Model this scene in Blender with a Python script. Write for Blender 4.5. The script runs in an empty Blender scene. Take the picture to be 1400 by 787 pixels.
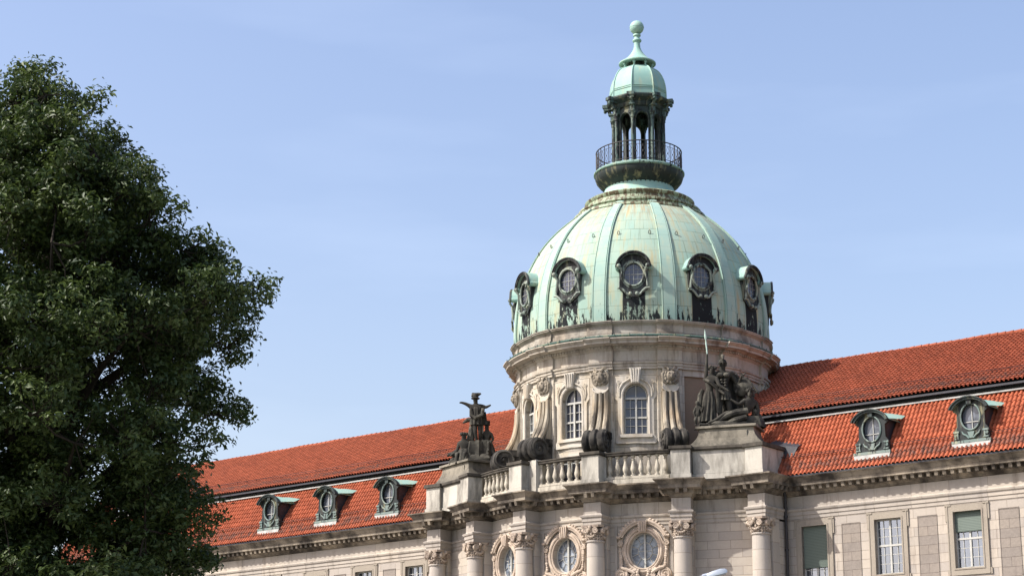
import bpy, bmesh, math, random
import numpy as np
from math import sin, cos, pi, radians as rad, sqrt, atan2, tan
from mathutils import Vector, Matrix
random.seed(7); rng = np.random.default_rng(11)
scene = bpy.context.scene
COL = scene.collection

# ---------------------------------------------------------------- camera
FPX, PITCH, ROLL, YAW = 2668.3, rad(14.985), rad(-0.119), rad(-38.515)
CAM = Vector((58.451, -84.710, 0.0))          # eye height is z = 0, the ground lies at z = -1.6
GZ = -1.6
F = Vector((sin(YAW)*cos(PITCH), cos(YAW)*cos(PITCH), sin(PITCH)))
RT = Vector((cos(YAW), -sin(YAW), 0)); UP = RT.cross(F)
R2 = RT*cos(ROLL) - UP*sin(ROLL); U2 = UP*cos(ROLL) + RT*sin(ROLL)
cd = bpy.data.cameras.new('camera'); cam = bpy.data.objects.new('camera', cd); COL.objects.link(cam)
cd.sensor_width = 36; cd.lens = FPX/1400*36; cd.clip_start = 0.5; cd.clip_end = 6000
cam.matrix_world = Matrix(((R2.x, U2.x, -F.x, CAM.x), (R2.y, U2.y, -F.y, CAM.y), (R2.z, U2.z, -F.z, CAM.z), (0, 0, 0, 1)))
scene.camera = cam

# ---------------------------------------------------------------- world, sun, exposure
SUN_AZ = rad(36)      # the light travels towards +Y turned this much to +X
SUN_EL = rad(47)
SUN_STRENGTH, SKY_STRENGTH, EXPOSURE = 3.75, 0.128, 0.88
w = bpy.data.worlds.new('World'); scene.world = w; w.use_nodes = True
nt = w.node_tree; bg = nt.nodes['Background']
sky = nt.nodes.new('ShaderNodeTexSky'); sky.sky_type = 'NISHITA'; sky.sun_disc = False
sky.sun_elevation = SUN_EL
sky.sun_rotation = math.atan2(-sin(SUN_AZ), -cos(SUN_AZ))
sky.air_density = 1.25; sky.dust_density = 3.2; sky.ozone_density = 2.0; sky.altitude = 30
tcw = nt.nodes.new('ShaderNodeTexCoord'); mpw = nt.nodes.new('ShaderNodeMapping')
mpw.inputs['Scale'].default_value = (2.2, 2.2, 11); mpw.inputs['Rotation'].default_value = (0.12, 0.05, 0)
nw = nt.nodes.new('ShaderNodeTexNoise'); nw.inputs['Scale'].default_value = 1.3; nw.inputs['Detail'].default_value = 5
rw_ = nt.nodes.new('ShaderNodeValToRGB'); rw_.color_ramp.elements[0].position = .54; rw_.color_ramp.elements[1].position = .78
rw_.color_ramp.elements[1].color = (.055, .055, .055, 1)
mxw = nt.nodes.new('ShaderNodeMix'); mxw.data_type = 'RGBA'; mxw.inputs[7].default_value = (8.3, 9.0, 10.0, 1)
nt.links.new(tcw.outputs['Generated'], mpw.inputs[0]); nt.links.new(mpw.outputs[0], nw.inputs['Vector'])
nt.links.new(nw.outputs[0], rw_.inputs[0]); nt.links.new(rw_.outputs[0], mxw.inputs[0])
tnt = nt.nodes.new('ShaderNodeMix'); tnt.data_type = 'RGBA'; tnt.blend_type = 'MULTIPLY'; tnt.inputs[0].default_value = 1; tnt.inputs[7].default_value = (1.04, .955, .995, 1)
nt.links.new(sky.outputs[0], tnt.inputs[6]); nt.links.new(tnt.outputs[2], mxw.inputs[6]); nt.links.new(mxw.outputs[2], bg.inputs[0])
bg.inputs[1].default_value = SKY_STRENGTH
sd = bpy.data.lights.new('sun', 'SUN'); sun = bpy.data.objects.new('sun', sd); COL.objects.link(sun)
sd.energy = SUN_STRENGTH; sd.angle = rad(.53); sd.color = (1, .958, .905)
SD = Vector((sin(SUN_AZ)*cos(SUN_EL), cos(SUN_AZ)*cos(SUN_EL), -sin(SUN_EL)))
sun.rotation_euler = SD.to_track_quat('-Z', 'Y').to_euler(); sun.location = (-60, -60, 90)
vs = scene.view_settings; vs.view_transform = 'Standard'; vs.look = 'None'; vs.gamma = 1; vs.exposure = EXPOSURE; vs.use_curve_mapping = False

# ---------------------------------------------------------------- materials
class NT:
    def __init__(s, name, rough=.8, spec=.3):
        s.m = bpy.data.materials.new(name); s.m.use_nodes = True; s.t = s.m.node_tree
        s.b = s.t.nodes['Principled BSDF']; s.b.inputs['Roughness'].default_value = rough
        s.b.inputs['Specular IOR Level'].default_value = spec
        s.geo = s.t.nodes.new('ShaderNodeNewGeometry')
    def l(s, a, b): s.t.links.new(a, b)
    def n(s, k): return s.t.nodes.new(k)
    def mapped(s, src, scale):
        m = s.n('ShaderNodeMapping'); m.inputs['Scale'].default_value = scale; s.l(src, m.inputs[0]); return m.outputs[0]
    def pos(s, scale=(1, 1, 1)): return s.mapped(s.geo.outputs['Position'], scale)
    def uv(s, scale=(1, 1, 1)):
        u = s.n('ShaderNodeUVMap'); u.uv_map = 'UVMap'; return s.mapped(u.outputs[0], scale)
    def noise(s, vec, scale, detail=4, rough=.55):
        k = s.n('ShaderNodeTexNoise'); k.inputs['Scale'].default_value = scale; k.inputs['Detail'].default_value = detail
        k.inputs['Roughness'].default_value = rough; s.l(vec, k.inputs['Vector']); return k.outputs[0]
    def ramp(s, v, a, b, lo=0., hi=1.):
        r = s.n('ShaderNodeMapRange'); r.inputs[1].default_value = a; r.inputs[2].default_value = b
        r.inputs[3].default_value = lo; r.inputs[4].default_value = hi; r.clamp = True; s.l(v, r.inputs[0]); return r.outputs[0]
    def math(s, op, a, b=None):
        m = s.n('ShaderNodeMath'); m.operation = op
        for i, x in enumerate((a, b)):
            if x is None: continue
            if isinstance(x, (int, float)): m.inputs[i].default_value = x
            else: s.l(x, m.inputs[i])
        return m.outputs[0]
    def mix(s, f, a, b, mode='MIX'):
        m = s.n('ShaderNodeMix'); m.data_type = 'RGBA'; m.blend_type = mode
        for i, x in ((0, f), (6, a), (7, b)):
            if isinstance(x, (int, float)): m.inputs[i].default_value = x
            elif isinstance(x, tuple): m.inputs[i].default_value = (*x, 1)[:4]
            else: s.l(x, m.inputs[i])
        return m.outputs[2]
    def sep(s, v):
        k = s.n('ShaderNodeSeparateXYZ'); s.l(v, k.inputs[0]); return k.outputs
    def bump(s, h, strength=.4, dist=.02):
        k = s.n('ShaderNodeBump'); k.inputs['Strength'].default_value = strength; k.inputs['Distance'].default_value = dist
        s.l(h, k.inputs['Height']); s.l(k.outputs[0], s.b.inputs['Normal'])
    def color(s, c):
        if isinstance(c, tuple): s.b.inputs['Base Color'].default_value = (*c, 1)
        else: s.l(c, s.b.inputs['Base Color'])
        return s.m

def stone(name, base, dark, dirt=.3, dirtcol=(.07, .06, .05), joints=None, top=0., fine=.5, blotch=.5, jd=.5, warm=None, streak=(2.2, 2.2, .3)):
    s = NT(name, .9, .2)
    P = s.pos()
    c = s.mix(s.ramp(s.noise(P, .9, 5), .35, .68, 0, blotch), base, dark)
    if warm: c = s.mix(s.ramp(s.noise(s.pos((1.1, 1.1, .5)), .8, 4), .48, .66, 0, .75), c, warm)
    f = s.noise(P, 9, 6, .7)
    c = s.mix(s.ramp(f, .35, .7, 0, fine*.5), c, tuple(x*.55 for x in base))
    st = s.noise(s.pos(streak), 1.0, 6, .65)
    if dirt > 0:
        d = s.ramp(st, .62-.35*dirt, .80-.28*dirt, 0, min(1, .5+dirt*.6))
        c = s.mix(d, c, dirtcol)
    if top > 0:
        nz = s.sep(s.geo.outputs['Normal'])[2]
        t = s.math('MULTIPLY', s.ramp(nz, .15, .7, 0, top), s.ramp(f, .25, .5, .5, 1))
        c = s.mix(t, c, dirtcol)
    h = f
    if joints:
        bw, bh = joints
        b = s.n('ShaderNodeTexBrick'); s.l(s.uv(), b.inputs['Vector'])
        b.inputs['Scale'].default_value = 1; b.inputs['Brick Width'].default_value = bw; b.inputs['Row Height'].default_value = bh
        b.inputs['Mortar Size'].default_value = .010; b.inputs['Mortar Smooth'].default_value = .3; b.offset = .5
        b.inputs['Color1'].default_value = (.85, .85, .86, 1); b.inputs['Color2'].default_value = (1.06, 1.04, 1.0, 1)
        b.inputs['Mortar'].default_value = (.55, .52, .50, 1)
        c = s.mix(1., c, b.outputs[0], 'MULTIPLY')
        h = s.math('ADD', s.math('MULTIPLY', f, .35), s.math('MULTIPLY', b.outputs[1], -1.2))
    s.bump(h, .5, .02)
    return s.color(c)

M = {}
M['facade'] = stone('facade_stone', (.435, .39, .333), (.36, .32, .27), .20, (.18, .15, .125), (1.15, .42), fine=.35)
M['facade_plain'] = stone('facade_trim_stone', (.445, .40, .34), (.33, .295, .25), .26, (.14, .115, .09), (1.9, 50), fine=.45)
M['column'] = stone('column_stone', (.46, .415, .355), (.385, .345, .295), .08, (.2, .16, .13), (60, .95), fine=.3)
M['surround'] = stone('window_surround_stone', (.32, .28, .225), (.26, .23, .18), .18, (.15, .12, .10), fine=.5)
M['panel'] = stone('roughcast_panel', (.285, .25, .215), (.24, .21, .18), .05, (.12, .1, .09), (.9, .42), fine=1., blotch=.6)
M['cornice'] = stone('weathered_cornice_stone', (.34, .29, .22), (.15, .125, .10), .60, (.03, .026, .022), (1.6, 50), top=.9, fine=.8, blotch=.8, streak=(.9, .9, .9))
M['capital'] = stone('carved_capital_stone', (.42, .34, .27), (.26, .21, .165), .35, (.09, .075, .06), fine=1., top=.5, streak=(3, 3, 3))
M['ornament'] = stone('carved_ornament_stone', (.46, .375, .29), (.32, .26, .2), .22, (.12, .1, .08), fine=.8, top=.3, streak=(2, 2, 2))
M['drum'] = stone('drum_stone', (.53, .49, .415), (.41, .375, .31), .30, (.17, .135, .095), (1.2, .45), fine=.5, warm=(.45, .38, .27), jd=.3)
M['drumcornice'] = stone('drum_cornice_stone', (.49, .45, .38), (.35, .315, .26), .34, (.10, .07, .05), (1.7, 50), top=.8, fine=.6, warm=(.44, .38, .29))
M['attic'] = stone('attic_ledge_stone', (.45, .42, .355), (.27, .245, .205), .42, (.06, .05, .04), (1.7, 50), top=.8, fine=.7, warm=(.36, .30, .23), streak=(.8, .8, .8))
M['blank'] = stone('blank_panel_render', (.25, .19, .135), (.20, .15, .11), .12, (.12, .09, .07), fine=.4)
M['balustrade'] = stone('balustrade_stone', (.52, .475, .385), (.36, .325, .25), .40, (.06, .055, .045), fine=.7, top=.9, streak=(2.2, 2.2, .5))
M['pedestal'] = stone('pedestal_stone', (.50, .47, .40), (.35, .325, .27), .44, (.07, .065, .055), fine=.5, top=1., streak=(1.3, 1.3, .35))
M['coping'] = stone('blackened_coping_stone', (.10, .088, .07), (.05, .045, .038), .45, (.02, .019, .017), fine=.8, top=.5)
M['soot'] = stone('soot_black_stone', (.036, .033, .029), (.018, .017, .016), .50, (.010, .010, .0095), fine=.9, blotch=.9)
M['pilaster'] = stone('stained_pilaster_stone', (.44, .39, .30), (.24, .205, .155), .62, (.06, .05, .04), fine=.6, warm=(.40, .29, .17), streak=(2.5, 2.5, .25))
M['statue'] = stone('weathered_statue_stone', (.045, .042, .034), (.022, .021, .018), .35, (.014, .013, .012), fine=1., blotch=1., streak=(3, 3, 2))
M['plinth'] = stone('statue_plinth_stone', (.30, .27, .21), (.10, .09, .07), .55, (.03, .028, .023), fine=.8, top=.7, streak=(1.2, 1.2, .7))

def pale_ridges(m, light, lo=.50, hi=.58, amt=.8):  # mixes a paler colour onto convex ridges, broken up by noise
    t = m.node_tree; b = t.nodes['Principled BSDF']; src = b.inputs['Base Color'].links[0].from_socket
    g_ = t.nodes.new('ShaderNodeNewGeometry'); n_ = t.nodes.new('ShaderNodeTexNoise'); n_.inputs['Scale'].default_value = 2.2; n_.inputs['Detail'].default_value = 6; t.links.new(g_.outputs['Position'], n_.inputs['Vector'])
    a_ = t.nodes.new('ShaderNodeMapRange'); a_.inputs[1].default_value = lo; a_.inputs[2].default_value = hi; t.links.new(g_.outputs['Pointiness'], a_.inputs[0])
    c_ = t.nodes.new('ShaderNodeMapRange'); c_.inputs[1].default_value = .42; c_.inputs[2].default_value = .60; c_.inputs[4].default_value = amt; t.links.new(n_.outputs[0], c_.inputs[0])
    k_ = t.nodes.new('ShaderNodeMath'); k_.operation = 'MULTIPLY'; t.links.new(a_.outputs[0], k_.inputs[0]); t.links.new(c_.outputs[0], k_.inputs[1])
    x_ = t.nodes.new('ShaderNodeMix'); x_.data_type = 'RGBA'; x_.inputs[7].default_value = (*light, 1); t.links.new(k_.outputs[0], x_.inputs[0]); t.links.new(src, x_.inputs[6]); t.links.new(x_.outputs[2], b.inputs['Base Color'])
pale_ridges(M['statue'], (.115, .108, .085)); pale_ridges(M['soot'], (.13, .12, .10), .51, .60, .6); pale_ridges(M['capital'], (.50, .42, .33)); pale_ridges(M['ornament'], (.54, .45, .36))
def simple(name, col, rough=.6, spec=.4, metal=0, var=.25, scale=4, bump=.1):
    s = NT(name, rough, spec); s.b.inputs['Metallic'].default_value = metal
    f = s.noise(s.pos(), scale, 5, .65)
    c = s.mix(s.ramp(f, .3, .7), tuple(x*(1-var) for x in col), tuple(min(1, x*(1+var)) for x in col))
    if bump: s.bump(f, bump, .01)
    return s.color(c)
M['lead'] = simple('dark_lead', (.035, .036, .042), .55, .4)
M['zinc'] = simple('zinc_flashing', (.40, .40, .37), .5, .4, var=.3, scale=2)
M['pipe'] = simple('drainpipe_paint', (.03, .028, .03), .5)
M['frame'] = simple('white_window_paint', (.42, .415, .375), .5, .3, var=.12)
M['greyframe'] = simple('grey_window_paint', (.30, .31, .28), .5, .3, var=.15)
M['iron'] = simple('black_iron', (.025, .022, .022), .5, .4)
M['bronze'] = simple('verdigris_bronze', (.38, .50, .43), .6, .3, var=.25, scale=8)
M['lampgrey'] = simple('lamp_aluminium', (.36, .40, .44), .35, .5, .3, var=.05)
M['lampglass'] = simple('lamp_lens', (.25, .28, .30), .25, .5, var=.05)
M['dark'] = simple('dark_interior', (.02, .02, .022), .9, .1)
M['bark'] = simple('tree_bark', (.032, .026, .02), .9, .1, var=.4, scale=9, bump=.6)
M['asphalt'] = simple('asphalt', (.05, .05, .052), .9, .2, var=.2, scale=20)
M['paving'] = simple('paving_stone', (.28, .26, .24), .9, .2, var=.2, scale=6)
M['kerb'] = simple('granite_kerb', (.32, .31, .30), .85, .2, var=.2, scale=12)
M['grass'] = simple('grass_ground', (.06, .09, .03), .95, .1, var=.35, scale=3)
M['markpaint'] = simple('road_marking_paint', (.75, .75, .72), .7, .2, var=.08)

def copper(name, light=(.43, .60, .49), darkc=(.012, .014, .014), tint=.6, black=.2, metal=.0):
    s = NT(name, .62, .35)
    P = s.pos()
    c = s.mix(s.ramp(s.noise(P, 1.1, 5), .38, .65), light, tuple(x*k for x, k in zip(light, (.78, .90, .92))))
    c = s.mix(s.ramp(s.noise(s.pos((3, 3, .35)), 1., 5, .6), .53, .75, 0, .55), c, (.46, .42, .22))
    c = s.mix(s.ramp(s.noise(s.pos((5, 5, 1.2)), 1., 6, .7), .70-.3*black, .74-.3*black), c, darkc)
    f = s.noise(P, 10, 5, .7); s.bump(f, .25, .01)
    return s.color(c)
M['copper'] = copper('patina_copper', light=(.27, .39, .33), black=.06)
M['copper_hat'] = copper('pale_patina_copper', light=(.31, .46, .385), black=-.2)
M['copper_mid'] = copper('streaked_patina_copper', light=(.30, .44, .38), black=.45)
M['copper_dark'] = copper('blackened_copper', light=(.034, .048, .043), darkc=(.010, .011, .011), black=.55)
M['collar'] = copper('rust_stained_copper', light=(.31, .35, .23), darkc=(.10, .075, .04), black=.72)

def dome_mat():
    # UV: u = angle / 30 degrees (dormer centred on whole numbers), v = metres up the meridian
    s = NT('dome_patina_copper', .8, .15)
    U = s.uv(); X, Y, _ = s.sep(U)
    b = s.n('ShaderNodeTexBrick'); s.l(s.uv((6, 1, 1)), b.inputs['Vector'])
    b.inputs['Scale'].default_value = 1; b.inputs['Brick Width'].default_value = 1.0; b.inputs['Row Height'].default_value = .78
    b.inputs['Mortar Size'].default_value = .014; b.inputs['Mortar Smooth'].default_value = .2; b.offset = .37; b.offset_frequency = 2
    b.inputs['Color1'].default_value = (.27, .395, .33, 1); b.inputs['Color2'].default_value = (.315, .40, .31, 1); b.inputs['Mortar'].default_value = (.11, .15, .11, 1)
    P = s.pos()
    c = b.outputs[0]
    c = s.mix(s.ramp(s.noise(P, .8, 5), .42, .62, 0, .65), c, (.325, .42, .34))
    c = s.mix(s.ramp(s.noise(s.uv((10, .45, 1)), 1., 5, .6), .50, .68, 0, .85), c, (.40, .36, .21))       # yellowed runs
    tr = s.math('MULTIPLY', s.ramp(s.noise(s.uv((16, .5, 1)), 1., 6, .7), .46, .56), s.ramp(Y, 5.6, 8.8))
    c = s.mix(s.math('MULTIPLY', tr, .75), c, (.30, .17, .08))                                              # rust from the collar
    gs = s.ramp(s.noise(s.uv((22, .32, 1)), 1., 6, .72), .56, .68)
    c = s.mix(s.math('MULTIPLY', gs, .55), c, (.15, .17, .125))                                             # grey-brown runs
    # blackened lower band, torn upwards
    n1 = s.noise(s.uv((14, .9, 1)), 1., 6, .7)
    hb = s.ramp(Y, .1, 2.0, .15, -.14)
    c = s.mix(s.ramp(s.math('ADD', n1, hb), .62, .66), c, (.018, .022, .022))
    # black bays below the dormers (whole numbers of u)
    fx = s.math('ABSOLUTE', s.math('SUBTRACT', s.math('FRACT', s.math('ADD', X, 100.5)), .5))
    inb = s.math('MULTIPLY', s.ramp(fx, .165, .155), s.ramp(Y, 1.75, 1.65))
    tear = s.ramp(s.math('ADD', s.noise(s.uv((17, 2.2, 1)), 1., 6, .7), s.ramp(Y, .0, 1.6, -.06, .14)), .47, .50)
    # the more sheltered bays to the right have lost more patina
    rgt = s.ramp(X, .4, 1.8); tear = s.math('MAXIMUM', tear, s.math('MULTIPLY', rgt, s.ramp(n1, .38, .42)))
    c = s.mix(s.math('MULTIPLY', inb, tear), c, (.014, .016, .017))
    f = s.noise(P, 9, 5, .7)
    s.bump(s.math('ADD', s.math('MULTIPLY', f, .5), s.math('MULTIPLY', b.outputs[1], -1.)), .35, .02)
    return s.color(c)
M['dome'] = dome_mat()

def tile_mat(name, base, lichen):
    s = NT(name, .8, .12)
    U = s.uv(); X, Y, _ = s.sep(U)
    fl = s.n('ShaderNodeVectorMath'); fl.operation = 'FLOOR'; s.l(U, fl.inputs[0])
    wn = s.n('ShaderNodeTexWhiteNoise'); wn.noise_dimensions = '2D'; s.l(fl.outputs[0], wn.inputs['Vector'])
    c = s.mix(wn.outputs[0], tuple(x*.82 for x in base), tuple(x*1.16 for x in base))
    c = s.mix(s.ramp(s.noise(s.pos((.5, .5, 1)), 1.2, 5), .5, .72, 0, .3), c, (base[0]*.55, base[1]*.62, base[2]*.8))
    band = s.math('MULTIPLY', s.ramp(Y, lichen[0], lichen[1]), s.ramp(Y, lichen[3], lichen[2]))
    n = s.noise(s.pos(), 3.5, 6, .7)
    c = s.mix(s.math('MULTIPLY', band, s.ramp(n, .40, .56, 0, .8)), c, (.085, .06, .05))
    c = s.mix(s.ramp(s.noise(s.pos(), 7, 4, .7), .66, .74, 0, .3), c, (.06, .04, .035))
    s.bump(n, .2, .01)
    return s.color(c)
M['tiles_low'] = tile_mat('clay_pantiles_lower', (.325, .090, .044), (.3, 1.2, 2.0, 3.4))
M['tiles_up'] = tile_mat('clay_pantiles_upper', (.285, .080, .040), (.8, 1.6, 2.8, 4.2))

def glass(name, col, fac):
    m = bpy.data.materials.new(name); m.use_nodes = True; t = m.node_tree; t.nodes.clear()
    o = t.nodes.new('ShaderNodeOutputMaterial'); mx = t.nodes.new('ShaderNodeMixShader'); tr = t.nodes.new('ShaderNodeBsdfTransparent')
    g = t.nodes.new('ShaderNodeBsdfGlossy'); g.inputs['Roughness'].default_value = .04; g.inputs[0].default_value = (*col, 1)
    tr.inputs[0].default_value = (.55, .6, .66, 1); mx.inputs[0].default_value = fac
    t.links.new(tr.outputs[0], mx.inputs[1]); t.links.new(g.outputs[0], mx.inputs[2]); t.links.new(mx.outputs[0], o.inputs[0]); return m
M['glass'] = glass('window_glass', (.75, .82, .95), .32)
s_ = NT('dome_window_glass', .12, .6); s_.b.inputs['Coat Weight'].default_value = .3
s_.bump(s_.noise(s_.pos(), 2, 2), .15, .02); M['dimglass'] = s_.color((.055, .062, .085))
s_ = NT('round_window_glass', .2, .6)
M['oculusglass'] = s_.color(s_.mix(s_.ramp(s_.noise(s_.pos((1, 1, 2)), 2.2, 4), .4, .65), (.10, .12, .15), (.30, .34, .38)))
def drape():
    s = NT('net_curtain', .9, .1)
    wv = s.n('ShaderNodeTexWave'); wv.inputs['Scale'].default_value = 3.2; wv.inputs['Distortion'].default_value = 1.5; s.l(s.uv((1, .08, 1)), wv.inputs['Vector'])
    c = s.mix(wv.outputs[1], (.20, .23, .30), (.40, .44, .50)); s.bump(wv.outputs[1], .5, .05); return s.color(c)
M['curtain'] = drape()
def blind():
    s = NT('green_roller_blind', .7, .3)
    _, Y, _ = s.sep(s.uv((1, 14, 1))); fr = s.math('FRACT', Y)
    c = s.mix(s.ramp(fr, 0, .22), (.03, .04, .035), (.12, .15, .125)); s.bump(fr, .5, .02); return s.color(c)
M['blind'] = blind()
def leafmat(name, c1, c2):
    s = NT(name, .5, .35)
    at = s.n('ShaderNodeAttribute'); at.attribute_name = 'rnd'
    c = s.mix(at.outputs['Fac'], c1, c2)
    tl = s.n('ShaderNodeBsdfTranslucent'); mx = s.n('ShaderNodeMixShader'); mx.inputs[0].default_value = .28
    s.l(c, s.b.inputs['Base Color']); s.l(c, tl.inputs[0])
    o = s.t.nodes['Material Output']; s.l(s.b.outputs[0], mx.inputs[1]); s.l(tl.outputs[0], mx.inputs[2]); s.l(mx.outputs[0], o.inputs[0])
    return s.m
M['leaf'] = leafmat('tree_leaves', (.022, .045, .013), (.105, .142, .036))

M['lead_green'] = copper('dark_dormer_copper', light=(.018, .023, .022), black=.6)
s_ = NT('dormer_window_glass', .18, .6)
M['oculusglass2'] = s_.color(s_.mix(s_.ramp(s_.noise(s_.pos(), 1.5, 3), .4, .6), (.05, .058, .07), (.15, .165, .19)))
M['drumtrim'] = stone('drum_trim_stone', (.55, .51, .435), (.45, .415, .35), .22, (.2, .17, .12), fine=.4, warm=(.47, .38, .25), top=.3)
M['copper_trim2'] = copper('dormer_trim_copper', light=(.17, .21, .185), darkc=(.03, .035, .033), black=.5)
M['black_copper2'] = copper('near_black_copper', light=(.020, .028, .025), darkc=(.009, .009, .009), black=.4)  # almost black copper for the gallery corbel
M['mask'] = stone('weathered_mask_stone', (.30, .26, .20), (.16, .14, .11), .40, (.05, .045, .035), fine=.9, streak=(3, 3, 3))
M['copper_dark2'] = copper('dark_green_gutter', light=(.06, .11, .09), black=.35)
M['black_copper'] = copper('black_dormer_copper', light=(.05, .055, .05), darkc=(.010, .010, .010), black=.8)
M['copper_trim'] = copper('grey_trim_copper', light=(.24, .27, .22), darkc=(.03, .032, .03), black=.58)
M['copper_mid2'] = copper('darker_patina_copper', light=(.19, .29, .24), black=.50)  # darker patina green with black patches, for the gallery deck
M['copper_mid3'] = copper('mottled_dark_copper', light=(.075, .115, .10), darkc=(.016, .018, .018), black=.66)
M['cupolamat'] = copper('cupola_patina_copper', light=(.28, .43, .365), black=-.1)
def rib_mat():
    s = NT('rib_patina_copper', .75, .2); U = s.uv(); X, Y, _ = s.sep(U)
    c = s.mix(s.ramp(s.noise(s.pos(), 1.2, 5), .4, .62), (.275, .405, .345), (.32, .42, .345))
    c = s.mix(s.ramp(s.noise(s.pos((3, 3, .4)), 1., 5), .55, .75, 0, .5), c, (.50, .47, .28))
    fr = s.math('FRACT', s.math('DIVIDE', Y, .82)); c = s.mix(s.ramp(fr, .0, .025, .7, 0), c, (.1, .14, .11))
    n1 = s.noise(s.pos((4.5, 4.5, .9)), 1., 6, .7); c = s.mix(s.ramp(s.math('ADD', n1, s.ramp(Y, .0, 2.0, .10, -.16)), .62, .66), c, (.018, .022, .022))
    return s.color(c)
M['ribmat'] = rib_mat()

# ---------------------------------------------------------------- mesh builder
class MB:
    def __init__(s): s.v = []; s.f = []; s.uv = {}
    def add(s, vs, fs, uvs=None, fn=None):
        o = len(s.v)
        for p in vs:
            s.v.append(tuple(fn(*p)) if fn else tuple(p))
        for i, f in enumerate(fs):
            if uvs: s.uv[len(s.f)] = uvs[i]
            s.f.append(tuple(o+k for k in f))
        return s
    def box(s, x0, x1, y0, y1, z0, z1, fn=None):
        v = [(x, y, z) for z in (z0, z1) for y in (y0, y1) for x in (x0, x1)]
        f = [(0, 2, 3, 1), (4, 5, 7, 6), (0, 1, 5, 4), (2, 6, 7, 3), (0, 4, 6, 2), (1, 3, 7, 5)]
        return s.add(v, f, None, fn)
    def lathe(s, prof, n=32, a0=0, a1=2*pi, c=(0, 0), fn=None, uvscale=1.):
        full = abs(a1-a0-2*pi) < 1e-6; m = n if full else n+1
        vs = []; fs = []; uvs = []
        for i in range(m):
            a = a0+(a1-a0)*i/n
            for r, z in prof: vs.append((c[0]+r*sin(a), c[1]-r*cos(a), z))
        k = len(prof); L = [0]
        for i in range(1, k): L.append(L[-1]+math.hypot(prof[i][0]-prof[i-1][0], prof[i][1]-prof[i-1][1]))
        rm = max(p[0] for p in prof)
        for i in range(n):
            j = (i+1) % m; u0 = (a0+(a1-a0)*i/n)*rm; u1 = (a0+(a1-a0)*(i+1)/n)*rm
            for q in range(k-1):
                fs.append((i*k+q, j*k+q, j*k+q+1, i*k+q+1)); uvs.append(((u0, L[q]), (u1, L[q]), (u1, L[q+1]), (u0, L[q+1])))
        if not full:
            fs.append(tuple(range(k-1, -1, -1))); uvs.append([(vs[q][0], vs[q][2]) for q in range(k-1, -1, -1)])
            o = n*k; fs.append(tuple(o+q for q in range(k))); uvs.append([(0, L[q]) for q in range(k)])
        return s.add(vs, fs, uvs, fn)
    def sweep(s, prof, path, caps=True, fn=None, closed_prof=False, u0=0):
        """prof: (outward, z); path: plan polyline running left to right seen from outside (outward = right-hand normal)"""
        n = len(path); nm = []
        for i in range(n):
            ds = []
            if i > 0: ds.append((Vector(path[i])-Vector(path[i-1])).normalized())
            if i < n-1: ds.append((Vector(path[i+1])-Vector(path[i])).normalized())
            ns = [Vector((d.y, -d.x)) for d in ds]
            if len(ns) == 2:
                b = (ns[0]+ns[1]).normalized(); b = b/max(.3, b.dot(ns[0]))
            else: b = ns[0]
            nm.append(b)
        vs = [(path[i][0]+nm[i].x*o, path[i][1]+nm[i].y*o, z) for i in range(n) for o, z in prof]
        k = len(prof); L = [0]; U = [u0]
        for i in range(1, k): L.append(L[-1]+math.hypot(prof[i][0]-prof[i-1][0], prof[i][1]-prof[i-1][1]))
        for i in range(1, n): U.append(U[-1]+(Vector(path[i])-Vector(path[i-1])).length)
        fs = []; uvs = []; kk = k if closed_prof else k-1
        zb = prof[0][1]
        for i in range(n-1):
            for q in range(kk):
                r = (q+1) % k
                fs.append((i*k+q, (i+1)*k+q, (i+1)*k+r, i*k+r))
                uvs.append(((U[i], zb+L[q]), (U[i+1], zb+L[q]), (U[i+1], zb+L[q]+.01 if r == 0 else zb+L[r]), (U[i], zb+L[q]+.01 if r == 0 else zb+L[r])))
        if caps:
            fs.append(tuple(range(k-1, -1, -1))); uvs.append([(prof[q][0], prof[q][1]) for q in range(k-1, -1, -1)])
            fs.append(tuple((n-1)*k+q for q in range(k))); uvs.append([(prof[q][0], prof[q][1]) for q in range(k)])
        return s.add(vs, fs, uvs, fn)
    def tube(s, pts, rs, n=6, fn=None, caps=True):
        pts = [Vector(p) for p in pts]; m = len(pts)
        if isinstance(rs, (int, float)): rs = [rs]*m
        vs = []; prev = None
        for i in range(m):
            d = (pts[min(i+1, m-1)]-pts[max(i-1, 0)]).normalized()
            a = prev if prev is not None else (Vector((0, 0, 1)) if abs(d.z) < .9 else Vector((1, 0, 0)))
            x = (a-d*a.dot(d)).normalized(); prev = x; y = d.cross(x)
            for k in range(n):
                t = 2*pi*k/n; vs.append(tuple(pts[i]+x*rs[i]*cos(t)+y*rs[i]*sin(t)))
        fs = [(i*n+k, i*n+(k+1) % n, (i+1)*n+(k+1) % n, (i+1)*n+k) for i in range(m-1) for k in range(n)]
        if caps: fs += [tuple(range(n-1, -1, -1)), tuple((m-1)*n+k for k in range(n))]
        return s.add(vs, fs, None, fn)
    def cyl(s, c, axis, r, h, n=20, fn=None):
        c = Vector(c); a = Vector(axis).normalized()
        return s.tube([c-a*h/2, c+a*h/2], r, n, fn)
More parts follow.
